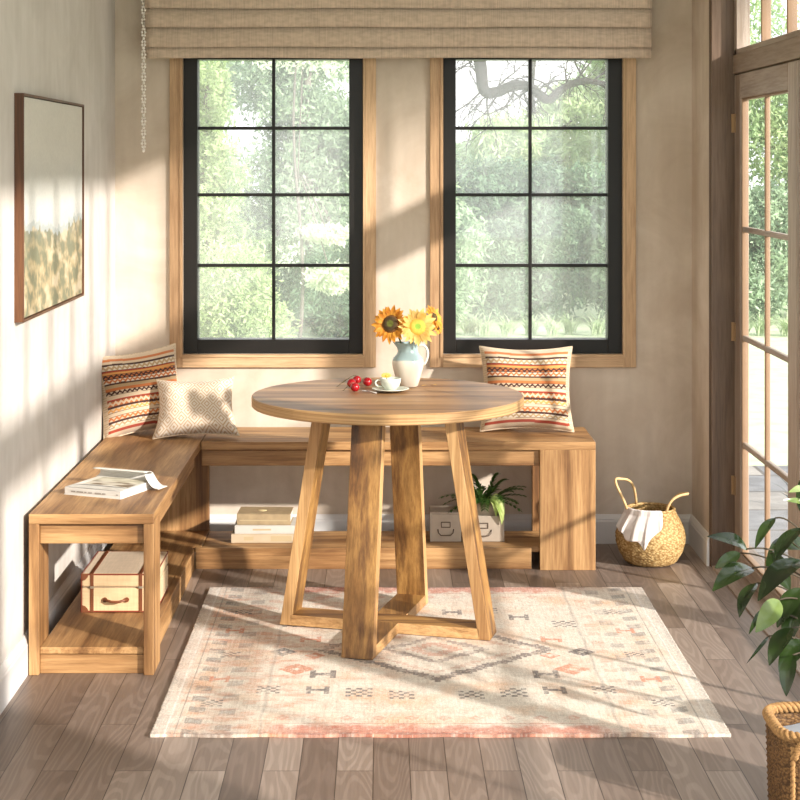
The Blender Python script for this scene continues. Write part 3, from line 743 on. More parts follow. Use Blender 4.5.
# ================================================================ SUITCASE
canvas = fabric('case_canvas', (206, 178, 138), (150, 150, 150), .08); leath = simple('leather_brown', (112, 62, 34), .5, var=.15); piping = simple('case_piping', (128, 52, 34), .5)
sx0, sx1, sy0, sy1, sz0 = -.962, -.724, -1.345, -1.03, SH + .001
r = thing('vintage_suitcase', 'small cream canvas suitcase with brown leather trim on the lower left shelf', 'suitcase', ((sx0 + sx1) / 2, (sy0 + sy1) / 2, sz0)); H = .124
g = G(); g.box(sx0, sx1, sy0, sy1, sz0, sz0 + H * .63); build('case_body', g, canvas, r, bevel=.005)
g = G(); g.box(sx0, sx1, sy0, sy1, sz0 + H * .65, sz0 + H); build('lid', g, canvas, r, bevel=.006)
g = G()
for z in (.003, H - .003):
    g.tube([(sx0, sy0, sz0 + z), (sx1, sy0, sz0 + z), (sx1, sy1, sz0 + z), (sx0, sy1, sz0 + z)], .0024 if z != H * .64 else .0012, 6, closed=True)
for x in (sx0, sx1): g.tube([(x, sy0, sz0), (x, sy0, sz0 + H)], .0022, 6)
build('edge_piping', g, piping, r)
for x in (sx0 + .034, sx1 - .048):
    g = G(); w = .0055; e = .0025
    g.box(x - w, x + w, sy0 - e, sy0 + .001, sz0, sz0 + H + e); g.box(x - w, x + w, sy0 - e, sy1 + e, sz0 + H, sz0 + H + e)
    s_ = build('strap', g, leath, r, bevel=.001)
    g = G(); g.box(x - .007, x + .007, sy0 - .005, sy0 - e, sz0 + H * .62, sz0 + H * .68); build('buckle', g, simple('buckle_metal', (190, 180, 160), .3, .8), s_, bevel=.001)
g = G()
for x, sxn in ((sx0, 1), (sx1, -1)):
    for z, szn in ((sz0, 1), (sz0 + H, -1)):
        pts = [(x + sxn * a * .024, sy0 - .0016, z + szn * b * .024) for a, b in ((0, 0), (1, 0), (.85, .5), (.5, .85), (0, 1))]
        q = G(); q.add(pts + [(p[0], sy0 + .001, p[2]) for p in pts], [(0, 1, 2, 3, 4), (9, 8, 7, 6, 5)] + [(i, (i + 1) % 5, 5 + (i + 1) % 5, 5 + i) for i in range(5)])
        build('corner_patch', q, leath, r)
xm = (sx0 + sx1) / 2 - .008; zh = sz0 + .041
g = G(); g.tube([(xm - .034, sy0 - .004, zh), (xm - .028, sy0 - .014, zh + .001), (xm - .012, sy0 - .018, zh - .003), (xm + .012, sy0 - .018, zh - .003), (xm + .028, sy0 - .014, zh + .001), (xm + .034, sy0 - .004, zh)], .0042, 8)
hd = build('handle', g, leath, r, smooth=True)
for sg in (-1, 1):
    g = G(); g.tube([(xm + sg * .035, sy0 - .006, zh), (xm + sg * .035, sy0 + .001, zh)], .0075, 12); build('handle_mount', g, leath, hd)

# ================================================================ STORAGE BOXES + POTTED PLANT
boxm = simple('box_white', (176, 162, 146), .65, var=.06, scale=30); dkm = simple('label_metal', (96, 82, 70), .4, .5)
def sbox(label, x0, x1, y0, y1, z0, hh, grp, lid=False):
    r = thing('storage_box', label, 'box', ((x0 + x1) / 2, (y0 + y1) / 2, z0), grp); t = .006
    g = G(); g.box(x0, x1, y0, y0 + t, z0, z0 + hh); g.box(x0, x1, y1 - t, y1, z0, z0 + hh); g.box(x0, x0 + t, y0 + t, y1 - t, z0, z0 + hh); g.box(x1 - t, x1, y0 + t, y1 - t, z0, z0 + hh); g.box(x0 + t, x1 - t, y0 + t, y1 - t, z0, z0 + t)
    build('box_body', g, boxm, r, bevel=.0015)
    cx_ = (x0 + x1) / 2; zc = z0 + hh * .62; g = G(); w = .018
    g.box(cx_ - w, cx_ + w, y0 - .003, y0 - .0003, zc - .011, zc - .008); g.box(cx_ - w, cx_ + w, y0 - .003, y0 - .0003, zc + .008, zc + .011); g.box(cx_ - w, cx_ - w + .003, y0 - .003, y0 - .0003, zc - .008, zc + .008); g.box(cx_ + w - .003, cx_ + w, y0 - .003, y0 - .0003, zc - .008, zc + .008)
    build('label_holder', g, dkm, r)
    g = G(); z2 = z0 + hh * .34; g.tube([(cx_ - .03, y0 - .002, z2 + .012), (cx_ - .028, y0 - .008, z2), (cx_ - .018, y0 - .01, z2 - .010), (cx_ + .018, y0 - .01, z2 - .010), (cx_ + .028, y0 - .008, z2), (cx_ + .03, y0 - .002, z2 + .012)], .002, 6)
    build('pull_handle', g, dkm, r, smooth=True)
    e = .004; mc_ = simple('box_corner', (170, 160, 146), .5)
    for x in (x0, x1):
        g = G(); g.box(x - (.001 if x == x0 else e), x + (e if x == x0 else .001), y0 - .001, y0 + e, z0, z0 + hh + .001); build('metal_corner', g, mc_, r)
    if lid:
        g = G(); g.box(x0 - .002, x1 + .002, y0 - .002, y1 + .002, z0 + hh + .001, z0 + hh + .008); build('lid', g, boxm, r, bevel=.002)
    return r
bxx = lambda p: (p - CX) / 263.5
sbox('pale storage box with metal pull left of the fern on lower shelf', bxx(430.5), bxx(461), -.332, -.21, SH + .001, .104, 'pale boxes under the back bench', True)
sbox('pale storage box directly beneath the fern on the lower shelf', bxx(463), bxx(504), -.332, -.19, SH + .001, .098, 'pale boxes under the back bench')

def leaf_geo(g, base, tip, width, up=Vector((0, 0, 1)), bend=.15, fold=.25, nl=8, nw=4, m=0, shape=1.0, twist=0):
    base = Vector(base); tip = Vector(tip); d = tip - base; l = d.length; t = d.normalized()
    side = t.cross(up)
    if side.length < .05: side = t.cross(Vector((0, 1, 0)))
    side.normalize(); nrm = side.cross(t).normalized()
    if twist: 
        R_ = Matrix.Rotation(twist, 3, t); side = R_ @ side; nrm = R_ @ nrm
    v = []
    for i in range(nl + 1):
        a = i / nl; w = width / 2 * (math.sin(PI * min(1, a ** .8 * 1.0)) ** .75) if 0 < a < 1 else width * .03
        for j in range(nw + 1):
            b = -1 + 2 * j / nw
            v.append(base + d * a + nrm * (bend * l * math.sin(PI * a) + fold * w * abs(b) - .02 * l * a) + side * (w * b))
    W_ = nw + 1
    g.add(v, [(i*W_+j, i*W_+j+1, (i+1)*W_+j+1, (i+1)*W_+j) for i in range(nl) for j in range(nw)], m)
    return g

fern = leafm('fern_leaf', (44, 76, 30), (92, 128, 56), .45, .2, 20); pale = leafm('pale_leaf', (176, 200, 110), (214, 226, 150), .5, .3, 30)
potm = vcol('pot_woven', .9, 200, .1)
fc = Vector((bxx(486), -.262, SH + .11))
r = thing('potted_fern', 'green leafy plant in small striped pot above the pale storage box', 'plant', (fc.x, fc.y, SH + .0075))
g = G(); g.lathe([(.030, SH + .0075), (.042, SH + .05), (.047, SH + .12), (.049, SH + .145), (.044, SH + .145), (.042, SH + .125), (.001, SH + .125)], 30, (fc.x, fc.y, 0))
cols = []
for p in g.v:
    k = math.sin((p[2] * 900 / 3.0)) ; cols.append((*(lin((214, 196, 172)) if k > -.1 else lin((150, 120, 92))), 1))
build('pot', g, potm, r, smooth=True, cols=cols)
rf = random.Random(11)
for k in range(34):
    a = 2 * PI * k / 34 + rf.uniform(-.2, .2); el = rf.uniform(.0, 1.3); ln = rf.uniform(.14, .20)
    b0 = Vector((fc.x, fc.y, SH + .127)) + Vector((math.cos(a), math.sin(a), 0)) * .014
    o_ = Vector((math.cos(a) * math.cos(el), math.sin(a) * math.cos(el) * .5, 0)); rise = math.sin(el) * .75
    g = G(); P0 = []
    for q in range(9):
        t = q / 8; P0.append(b0 + o_ * ln * t + Vector((0, 0, ln * (rise * t + .35 * t - .5 * t * t) )))
    for p in P0: p.z = min(p.z, SZ - .10); p.y = min(p.y, -.15)
    g.tube(P0, .0009, 5)
    for q in range(1, 9):
        t = q / 8; d_ = (P0[q] - P0[q - 1]).normalized(); sd__ = d_.cross(Vector((0, 0, 1)))
        if sd__.length < .1: sd__ = Vector((1, 0, 0))
        sd__.normalize()
        for sg in (-1, 1):
            leaf_geo(g, P0[q - 1], P0[q - 1] + (sd__ * sg * .75 + d_ * .8) * (.038 * (1.1 - .6 * t)), .0105, bend=.05, fold=.2, nl=4, nw=2)
    build('frond', g, fern, r, smooth=True)
for k, (dx, dz, wd) in enumerate(((.050, -.085, .034), (.060, -.050, .038), (.056, -.070, .036), (.040, -.03, .034), (.028, -.055, .032), (.045, -.012, .034), (-.085, -.06, .022))):
    b0 = Vector((fc.x + (.01 if dx > 0 else -.01), fc.y - .03, SH + .155)); md = b0 + Vector((dx * .8, -.045, .01))
    g = G(); tp = b0 + Vector((dx, -.052, dz)); leaf_geo(g, b0, tp, wd, up=Vector((.3, -.6, .7)), bend=.35, fold=.3, nl=9); build('frond', g, pale if dx > 0 else fern, r, smooth=True)

# ================================================================ SEAGRASS BASKET with cloth
def weave(name, c1, c2, sc=90, ring=True):
    m, nt, b = mat(name); tc = N(nt, 'ShaderNodeTexCoord')
    mp = N(nt, 'ShaderNodeMapping'); mp.inputs['Scale'].default_value = (sc, sc, sc * 1.5); L(nt, tc.outputs['Object'], mp.inputs[0])
    vo = N(nt, 'ShaderNodeTexVoronoi', Scale=1.0); L(nt, mp.outputs[0], vo.inputs['Vector'])
    n = N(nt, 'ShaderNodeTexNoise', Scale=9.0, Detail=3.0); L(nt, tc.outputs['Object'], n.inputs['Vector'])
    rr = ramp(nt, [(.05, lin(c2)), (.75, lin(c1))]); L(nt, vo.outputs['Distance'], rr.inputs[0])
    r2 = ramp(nt, [(.35, (.8, .78, .74)), (.65, (1, 1, 1))]); L(nt, n.outputs['Fac'], r2.inputs[0])
    c = mixc(nt, 'MULTIPLY', 1.0, rr.outputs[0], r2.outputs[0]); L(nt, c, b.inputs['Base Color']); b.inputs['Roughness'].default_value = .75
    inv = N(nt, 'ShaderNodeMath', operation='SUBTRACT'); inv.inputs[0].default_value = 1; L(nt, vo.outputs['Distance'], inv.inputs[1])
    bump(nt, b, inv.outputs[0], .6, .004); return m
sea = weave('seagrass', (150, 116, 66), (218, 188, 132), 95)
cane = simple('handle_cane', (206, 172, 122), .6, var=.15, scale=60)
bc = Vector((at(650.5, 0, -.335).x, -.335, 0))
r = thing('seagrass_basket', 'round woven seagrass belly basket with two handles in the right corner', 'basket', bc)
prof = [(.001, .004), (.085, .003), (.098, .012), (.118, .045), (.130, .085), (.131, .11), (.122, .145), (.104, .178), (.092, .198), (.090, .206), (.085, .206), (.087, .196), (.099, .175), (.117, .143), (.124, .11), (.123, .085), (.111, .048), (.09, .016), (.001, .012)]
g = G(); nn_ = 96; v_ = []
pr2 = []
for i in range(len(prof) - 1):
    for k in range(3): t = k / 3; pr2.append((prof[i][0] * (1 - t) + prof[i + 1][0] * t, prof[i][1] * (1 - t) + prof[i + 1][1] * t))
pr2.append(prof[-1])
g.lathe(pr2, nn_, bc, cap=False)
g.v = [(p[0] + (p[0] - bc.x) * .018 * math.sin(24 * math.atan2(p[1] - bc.y, p[0] - bc.x) + (PI if int(p[2] * 110) % 2 else 0)), p[1] + (p[1] - bc.y) * .018 * math.sin(24 * math.atan2(p[1] - bc.y, p[0] - bc.x) + (PI if int(p[2] * 110) % 2 else 0)), p[2]) for p in g.v]
build('basket_body', g, sea, r, smooth=True)
g = G(); g.tube([(bc.x + .089 * math.cos(a), bc.y + .089 * math.sin(a), .206) for a in np.linspace(0, 2 * PI, 49)[:-1]], .0055, 8, closed=True); build('rim', g, sea, r, smooth=True)
def bz(p, q, w, z, n=14):
    out = []
    for i in range(n + 1):
        t = i / n; out.append(((1 - t) ** 3) * Vector(p) + 3 * (1 - t) ** 2 * t * Vector(q) + 3 * (1 - t) * t * t * Vector(w) + t ** 3 * Vector(z))
    return out
S2 = 1700 / (CD - .335)
def bp(px, py, dy=0): return Vector(((px - CX) / S2, bc.y + dy, CH - (py - CY) / S2))
g = G(); g.tube(bz(bp(625, 506, -.05), bp(620, 490, -.06), bp(606, 473, -.05), bp(620, 478, -.02)) + bz(bp(620, 478, -.02), bp(634, 478, 0), bp(637, 492, .05), bp(639, 507, .07))[1:], .0052, 8)
build('handle', g, cane, r, smooth=True)
g = G(); g.tube(bz(bp(663, 511, -.07), bp(664, 500, -.08), bp(668, 491, -.09), bp(684, 491, -.06)) + bz(bp(684, 491, -.06), bp(690, 491, -.04), bp(676, 492, .03), bp(673, 507, .05))[1:], .0052, 8)
build('handle', g, cane, r, smooth=True)

clothm = fabric('white_cloth', (214, 205, 200), (400, 400, 400), .04, .9, .3)
def interp(pr, z):
    for (r0, z0), (r1, z1) in zip(pr, pr[1:]):
        if z0 <= z <= z1: return r0 + (r1 - r0) * (z - z0) / max(1e-6, z1 - z0)
    return pr[-1][0]
outer = prof[2:10]
g = G(); NU, NV = 60, 40
def cl(uu, vv):
    a = math.radians(192 + 92 * uu)         # around the left/front of the rim
    dropmax = (.070 + .062 * uu / .68 if uu < .68 else .132 - .115 * ((uu - .68) / .32) ** 1.2) + .007 * math.sin(uu * 22)
    t = vv
    fold = .006 * math.sin(uu * 26 + vv * 2.5) * min(1, vv * 2.2) + .003 * math.sin(uu * 55 + 2) * vv
    if t < .25:
        q = t / .25; rr = .070 + (.094 - .070) * q; z = .185 + (.215 - .185) * math.sin(q * PI / 2)
    else:
        q = (t - .25) / .75; z = .215 - dropmax * q; rr = max(interp(outer, min(.206, z)), .094) + .006 + .004 * q
        rr += max(0, fold)
    aa = a + .05 * math.sin(uu * 15) * vv
    return (bc.x + rr * math.cos(aa), bc.y + rr * math.sin(aa), z)
g.grid(cl, NU, NV)
c_ = build('hand_towel', g, clothm, origin=(bc.x - .06, bc.y - .06, .2), smooth=True, solid=.002)
tag(c_, 'white cloth draped over the left rim of the seagrass basket', 'cloth')

# ================================================================ RIGHT FOREGROUND: rope basket, rubber plant
kc = Vector((1.022, -2.83, 0))
rope = weave('water_hyacinth', (80, 54, 28), (150, 112, 66), 110)
r = thing('rope_basket', 'tall brown woven basket with rope rim at the lower right corner', 'basket', kc)
def rsq(a, R, p=4.0): c, s = abs(math.cos(a)), abs(math.sin(a)); return R / ((c ** p + s ** p) ** (1 / p))
g = G(); nn_ = 120; ring_n = 30; v_ = []; f_ = []; KH = .208
for i in range(ring_n + 1):
    z = .004 + KH * i / ring_n
    for k in range(nn_):
        a = 2 * PI * k / nn_; R = rsq(a, .115) * (1 - .05 * (1 - i / ring_n)) + .0028 * math.sin(k * PI / 2 + (PI if i % 2 else 0)) + .0012 * (i % 2)
        v_.append((kc.x + R * math.cos(a), kc.y + R * math.sin(a), z))
for i in range(ring_n):
    for k in range(nn_): f_.append((i * nn_ + k, i * nn_ + (k + 1) % nn_, (i + 1) * nn_ + (k + 1) % nn_, (i + 1) * nn_ + k))
f_.append(tuple(range(nn_)))
g.add(v_, f_); build('basket_body', g, rope, r, smooth=True, solid=.004)
def twist_rope(g, path, r0, r1, turns, strands=3, closed=False):
    path = [Vector(p) for p in path]; n_ = len(path)
    for s in range(strands):
        pts = []
        for i, p in enumerate(path):
            t = ((path[(i + 1) % n_] if closed or i + 1 < n_ else p) - (path[i - 1] if closed or i else p)).normalized()
            a_ = Vector((0, 0, 1)).cross(t)
            if a_.length < .1: a_ = Vector((1, 0, 0))
            a_.normalize(); b_ = t.cross(a_); w = 2 * PI * (turns * i / (n_ if closed else n_ - 1) + s / strands)
            pts.append(p + (a_ * math.cos(w) + b_ * math.sin(w)) * r0)
        g.tube(pts, r1, 6, closed=closed)
g = G(); rp = [(kc.x + rsq(a, .113) * math.cos(a), kc.y + rsq(a, .113) * math.sin(a), KH + .008) for a in np.linspace(0, 2 * PI, 241)[:-1]]
twist_rope(g, rp, .0075, .0062, 20, 3, True); rop = simple('rope_light', (160, 122, 76), .85, var=.35, scale=160)
build('rim', g, rop, r, smooth=True)
g = G(); f0 = kc.y - .119; twist_rope(g, bz((kc.x - .09, f0, KH - .035), (kc.x - .085, f0 - .02, KH + .03), (kc.x - .035, f0 - .02, KH + .03), (kc.x - .03, f0, KH - .02), 40), .004, .0045, 7, 3); build('handle', g, rop, r, smooth=True)
g = G(); twist_rope(g, [(kc.x - .035, f0 - .001, z) for z in np.linspace(.006, KH - .01, 50)], .003, .0035, 8, 2); twist_rope(g, [(kc.x - .095, f0 + .001, z) for z in np.linspace(.006, KH - .01, 50)], .003, .0035, 8, 2)
build('rope_upright', g, rop, r, smooth=True)
g = G(); g.add([(kc.x + rsq(a, .106) * math.cos(a), kc.y + rsq(a, .106) * math.sin(a), KH - .03 + .006 * math.sin(5 * a)) for a in np.linspace(0, 2 * PI, 41)[:-1]] , [tuple(range(40))])
build('lining', g, simple('grey_lining', (150, 156, 164), .9, var=.1), r)

rub = leafm('rubber_leaf', (20, 32, 15), (44, 62, 27), .16, .05, 9); rubl = leafm('rubber_leaf_light', (84, 108, 50), (150, 166, 104), .2, .1, 8); stemm = simple('plant_stem', (62, 52, 34), .6)
pc = Vector((1.205, -2.36, 0))
r = thing('rubber_plant', 'potted rubber plant with dark glossy leaves reaching in at the right edge', 'plant', pc)
g = G(); g.lathe([(.055, .002), (.075, .12), (.082, .16), (.076, .16), (.07, .13), (.001, .13)], 32, pc); build('pot', g, simple('terracotta_grey', (170, 160, 150), .8, var=.08), r, smooth=True)
LV = [ # base px,py ; tip px,py ; width px ; depth y base, tip ; twist
 (747, 549, 708, 536, 17, -2.42, -2.50, .5, 0), (752, 568, 713, 590, 27, -2.44, -2.55, .7, 0), (740, 553, 715, 568, 15, -2.3, -2.3, .3, 0), (775, 518, 755, 548, 13, -2.36, -2.42, .8, 0),
 (802, 528, 773, 564, 20, -2.40, -2.46, 1.0, 0), (802, 560, 758, 600, 30, -2.48, -2.58, .9, 0), (757, 583, 739, 617, 19, -2.36, -2.42, 1.1, 0), (779, 600, 756, 632, 24, -2.5, -2.56, .2, 1),
 (803, 588, 777, 627, 24, -2.42, -2.48, .8, 0), (792, 628, 769, 665, 23, -2.46, -2.52, .9, 0), (803, 640, 779, 672, 24, -2.4, -2.44, .6, 0), (793, 655, 786, 696, 20, -2.52, -2.56, .9, 0),
 (769, 636, 747, 663, 4, -2.42, -2.5, .2, 0), (762, 610, 749, 634, 7, -2.38, -2.44, .4, 0), (804, 490, 789, 492, 9, -2.4, -2.46, .2, 1), (803, 503, 784, 500, 7, -2.36, -2.4, .2, 1), (779, 538, 766, 562, 6, -2.3, -2.36, .6, 0),
 (770, 553, 790, 590, 24, -2.36, -2.42, .8, 0), (808, 545, 780, 548, 20, -2.30, -2.34, .6, 0), (800, 600, 785, 650, 22, -2.34, -2.38, .7, 0), (820, 530, 850, 505, 24, -2.36, -2.4, .4, 0), (820, 560, 860, 570, 24, -2.4, -2.46, .5, 0),
 (825, 600, 858, 640, 24, -2.4, -2.44, .5, 0), (815, 640, 825, 690, 22, -2.42, -2.5, .5, 0), (810, 520, 800, 480, 20, -2.38, -2.34, .5, 0), (830, 590, 800, 575, 22, -2.3, -2.26, .5, 0)]
for (b0, b1, t0_, t1_, w, yb_, yt, tw, lt) in LV:
    bb = at(b0, b1, yb_); tt = at(t0_, t1_, yt); g = G(); leaf_geo(g, bb, tt, .86 * w * (yb_ + CD) / F, up=Vector((-.25, -.75, .65)), bend=.12, fold=.22, nl=12, nw=6, twist=(tw - .6) * .9)
    lf = build('leaf', g, rubl if lt else rub, r, smooth=True)
    if lt: lf['label'] = 'pale variegated leaf'
g = G(); root = Vector((pc.x, pc.y, .13)); top = at(812, 520, -2.38)
g.tube(bz(root, root + Vector((.0, 0, .15)), top - Vector((0, 0, .15)), top, 20), [.007 - .004 * i / 20 for i in range(21)], 8)
for (b0, b1, t0_, t1_, w, yb_, yt, tw, lt) in LV:
    bb = at(b0, b1, yb_); k = max(0.05, min(.95, (bb.z - .20) / max(.1, top.z - .13))); p0 = bz(root, root + Vector((.0, 0, .15)), top - Vector((0, 0, .15)), top, 20)[int(k * 20)]
    g.tube(bz(p0, p0 + (bb - p0) * .4 + Vector((0, 0, .02)), p0 + (bb - p0) * .7 + Vector((0, 0, .03)), bb, 8), .0022, 6)
build('stem', g, stemm, r, smooth=True)

# ================================================================ ON THE TABLE
Z = TZ + .0005
# jug
jc = Vector((at(408, 0, -1.04).x, -1.035, Z))
def jugm():
    m, nt, b = mat('jug_glaze'); tc = N(nt, 'ShaderNodeTexCoord'); sp = N(nt, 'ShaderNodeSeparateXYZ'); L(nt, tc.outputs['Object'], sp.inputs[0])
    n = N(nt, 'ShaderNodeTexNoise', Scale=30.0, Detail=3.0); L(nt, tc.outputs['Object'], n.inputs['Vector'])
    ma = N(nt, 'ShaderNodeMath', operation='MULTIPLY_ADD'); ma.inputs[1].default_value = .012; L(nt, n.outputs['Fac'], ma.inputs[0]); L(nt, sp.outputs['Z'], ma.inputs[2])
    mr = N(nt, 'ShaderNodeMapRange'); mr.inputs[1].default_value = .095; mr.inputs[2].default_value = .099; L(nt, ma.outputs[0], mr.inputs[0])
    c = mixc(nt, 'MIX', mr.outputs[0], lin((214, 204, 188)), lin((150, 172, 174))); L(nt, c, b.inputs['Base Color']); b.inputs['Roughness'].default_value = .25; return m
r = thing('ceramic_jug', 'cream ceramic jug with pale blue glazed neck holding the sunflowers', 'jug', jc)
g = G(); pr = [(.001, .003), (.030, .0), (.034, .004), (.042, .03), (.051, .062), (.054, .082), (.051, .096), (.040, .108), (.034, .120), (.033, .132), (.036, .146), (.0375, .149), (.034, .148), (.030, .132), (.031, .118), (.036, .107), (.046, .094), (.049, .08), (.038, .03), (.028, .008), (.001, .008)]
g.lathe(pr, 48, jc, cap=False)
g.v = [((p[0] - .016 * max(0, (p[2] - Z - .125) / .024) * max(0, math.cos(math.atan2(p[1] - jc.y, p[0] - jc.x) - PI)) ** 4), p[1], p[2] + .004 * max(0, (p[2] - Z - .13) / .02) * max(0, math.cos(math.atan2(p[1] - jc.y, p[0] - jc.x) - PI)) ** 4) for p in g.v]
build('jug_body', g, jugm(), r, smooth=True)
g = G(); g.tube(bz(jc + Vector((.034, -.004, .140)), jc + Vector((.068, -.006, .150)), jc + Vector((.078, -.006, .105)), jc + Vector((.052, -.002, .072)), 18), .0045, 10)
build('handle', g, simple('cream_glaze', (206, 201, 188), .25), r, smooth=True)
# sunflowers
pet_o = leafm('petal_orange', (200, 126, 34), (238, 180, 72), .6, .35, 40); pet_y = leafm('petal_pale', (224, 178, 84), (234, 202, 122), .6, .35, 40)
green_s = leafm('flower_stem', (70, 92, 40), (104, 124, 60), .6, .1, 30); sep = leafm('sepal', (84, 100, 44), (120, 132, 66), .6, .2, 30)
def seedm(name, c1, c2, c3):
    m, nt, b = mat(name); a = N(nt, 'ShaderNodeAttribute', attribute_name='Col'); L(nt, a.outputs['Color'], b.inputs['Base Color']); b.inputs['Roughness'].default_value = .9
    return m
seed = seedm('seed_disc', 0, 0, 0)
def sunflower(label, c, facing, R, pm, cols3, npet, mouth, cup=.15, seedr=.36):
    c = Vector(c); f = Vector(facing).normalized(); r = thing('sunflower', label, 'flower', mouth, 'sunflowers in the jug')
    a_ = f.cross(Vector((0, 0, 1))); a_.normalize(); b_ = a_.cross(f).normalized(); rr = random.Random(int(c.x * 1e5) & 0xffff)
    for lay in range(2):
        for k in range(npet):
            w = 2 * PI * (k + .5 * lay) / npet + rr.uniform(-.09, .09); dr = a_ * math.cos(w) + b_ * math.sin(w)
            ln = R * rr.uniform(.85, 1.05) * (1 if lay == 0 else .88)
            g = G(); leaf_geo(g, c + dr * R * seedr * .8 - f * .002 * lay, c + dr * ln + f * (cup * R * rr.uniform(.2, 1.6) * (1 if lay else .2)) , R * .25, up=f, bend=.08 * rr.uniform(-.5, 1.6), fold=.35, nl=6, nw=2)
            build('petal', g, pm, r, smooth=True)
    g = G(); cols = []; n1, n2 = 20, 7; vv_ = []
    for i in range(n2 + 1):
        for k in range(n1):
            t = i / n2; w = 2 * PI * k / n1; q = R * seedr * t; hgt = .16 * R * (1 - t ** 3) * (.75 + .4 * t) + rr.uniform(-.0006, .0006)
            vv_.append(c + (a_ * math.cos(w) + b_ * math.sin(w)) * q + f * hgt); cols.append((*lin(cols3[0] if t < .4 else (cols3[1] if t < .75 else cols3[2])), 1))
    g.add(vv_, [(i*n1+k, i*n1+(k+1) % n1, (i+1)*n1+(k+1) % n1, (i+1)*n1+k) for i in range(n2) for k in range(n1)])
    build('seed_head', g, seed, r, cols=cols)
    g = G(); 
    for k in range(12):
        w = 2 * PI * k / 12; dr = a_ * math.cos(w) + b_ * math.sin(w); leaf_geo(g, c - f * .006 + dr * .004, c - f * .005 + dr * R * .55, R * .22, up=-f, bend=.2, fold=.2, nl=5, nw=2)
    build('sepals', g, sep, r, smooth=True)
    m_ = Vector(mouth); bot = m_ + Vector((0, 0, -.07)); bot = Vector((jc.x + (m_.x - jc.x) * .3, jc.y + (m_.y - jc.y) * .3, Z + .03))
    g = G(); g.tube(bz(bot, m_ + Vector((0, 0, -.02)), (c - f * .03 + m_) / 2, c - f * .004, 14), .0028, 8); build('stem', g, green_s, r, smooth=True)
jm = jc + Vector((0, 0, .148))
sunflower('orange sunflower with dark centre at left of the jug', at(391, 324, -1.07), (-.35, -.9, .25), .070, pet_o, ((92, 96, 34), (66, 50, 24), (104, 66, 24)), 16, jm + Vector((-.012, -.006, 0)), seedr=.46)
sunflower('pale yellow sunflower with green centre in the middle of the jug', at(417.5, 327, -1.09), (.12, -.95, .3), .068, pet_y, ((150, 186, 70), (206, 190, 80), (226, 176, 70)), 16, jm + Vector((.006, -.012, 0)), seedr=.42)
sunflower('orange sunflower facing away at the upper right of the jug', at(434, 317, -1.03), (.75, -.45, .45), .048, pet_o, ((92, 76, 30), (66, 50, 24), (104, 66, 24)), 14, jm + Vector((.012, .006, 0)))
sunflower('small orange sunflower at the far right below the others', at(438, 327, -1.02), (.8, -.55, .05), .030, pet_o, ((92, 76, 30), (66, 50, 24), (104, 66, 24)), 12, jm + Vector((.014, 0, 0)))

# saucer, cup
cc_ = Vector((at(390.5, 0, -1.19).x, -1.165, Z)); cer = simple('cup_glaze', (198, 203, 190), .25)
g = G(); g.lathe([(.001, .002), (.022, 0), (.026, .001), (.048, .007), (.0615, .0105), (.062, .012), (.060, .0125), (.046, .0095), (.028, .0045), (.001, .004)], 48, cc_, cap=False)
s_ = build('saucer', g, cer, origin=cc_, smooth=True); tag(s_, 'pale ceramic saucer under the teacup on the table', 'saucer')
r = thing('teacup', 'pale ceramic teacup on its saucer beside the jug', 'cup', cc_ + Vector((0, 0, .005)))
g = G(); k0 = cc_ + Vector((0, 0, .0048)); g.lathe([(.001, .002), (.016, 0), (.019, .003), (.029, .014), (.034, .028), (.0345, .041), (.033, .041), (.032, .028), (.027, .015), (.016, .006), (.001, .005)], 48, k0, cap=False)
build('cup_body', g, cer, r, smooth=True)
g = G(); g.tube(bz(k0 + Vector((-.033, -.004, .034)), k0 + Vector((-.056, -.008, .040)), k0 + Vector((-.056, -.008, .010)), k0 + Vector((-.028, -.004, .014)), 16), .003, 8); build('handle', g, cer, r, smooth=True)
r = thing('daisy_bloom', 'small pale yellow bloom resting on the teacup rim', 'flower', k0 + Vector((-.012, 0, .03)))
fc2 = k0 + Vector((-.014, -.006, .046)); 
for k in range(12):
    w = 2 * PI * k / 12; dr = Vector((math.cos(w), .5 * math.sin(w), .75 * math.sin(w) * .6 + .25)); g = G(); leaf_geo(g, fc2, fc2 + dr * .019, .008, up=Vector((0, -.8, .6)), bend=.1, nl=4, nw=2); build('petal', g, pet_y, r, smooth=True)
g = G(); g.ball(fc2 + Vector((0, -.001, .002)), .006, 10, 6, sz=.6); build('flower_centre', g, simple('pollen', (222, 170, 60), .9), r, smooth=True)
g = G(); g.tube([fc2, k0 + Vector((-.005, 0, .012))], .0015, 6); build('stem', g, green_s, r)

# cherries
cherry = simple('cherry_skin', (150, 18, 26), .18, var=.25, scale=25)
def cy_at(py, h=0): return (TZ + h, )
for (px, py, rad, lab) in ((351.5, 384, .0155, 'leftmost red cherry lying on the table'), (357, 380, .0145, 'red cherry at the back of the cherry group'), (355, 388, .0155, 'red cherry nearest the viewer in the cherry group'), (367.5, 382.5, .0155, 'red cherry closest to the teacup')):
    s_ = (py + 4 - CY) / (CH - TZ); yy = F / s_ - CD; xx = (px - CX) / s_
    r = thing('cherry', lab, 'cherry', (xx, yy, Z), 'cherries on the table')
    g = G(); g.ball((xx, yy, Z + rad), rad, 18, 12, sz=.95); build('cherry_fruit', g, cherry, r, smooth=True)
    g = G(); dx = {351.5: -.05, 357: -.05, 355: -.04, 367.5: -.032}[px]; g.tube(bz((xx, yy, Z + 1.85 * rad), (xx + dx * .3, yy, Z + 2.4 * rad), (xx + dx * .7, yy + .01, Z + .012), (xx + dx, yy + .012, Z + .002), 10), .0008, 5); build('cherry_stem', g, simple('cherry_stalk', (86, 78, 40), .7), r)
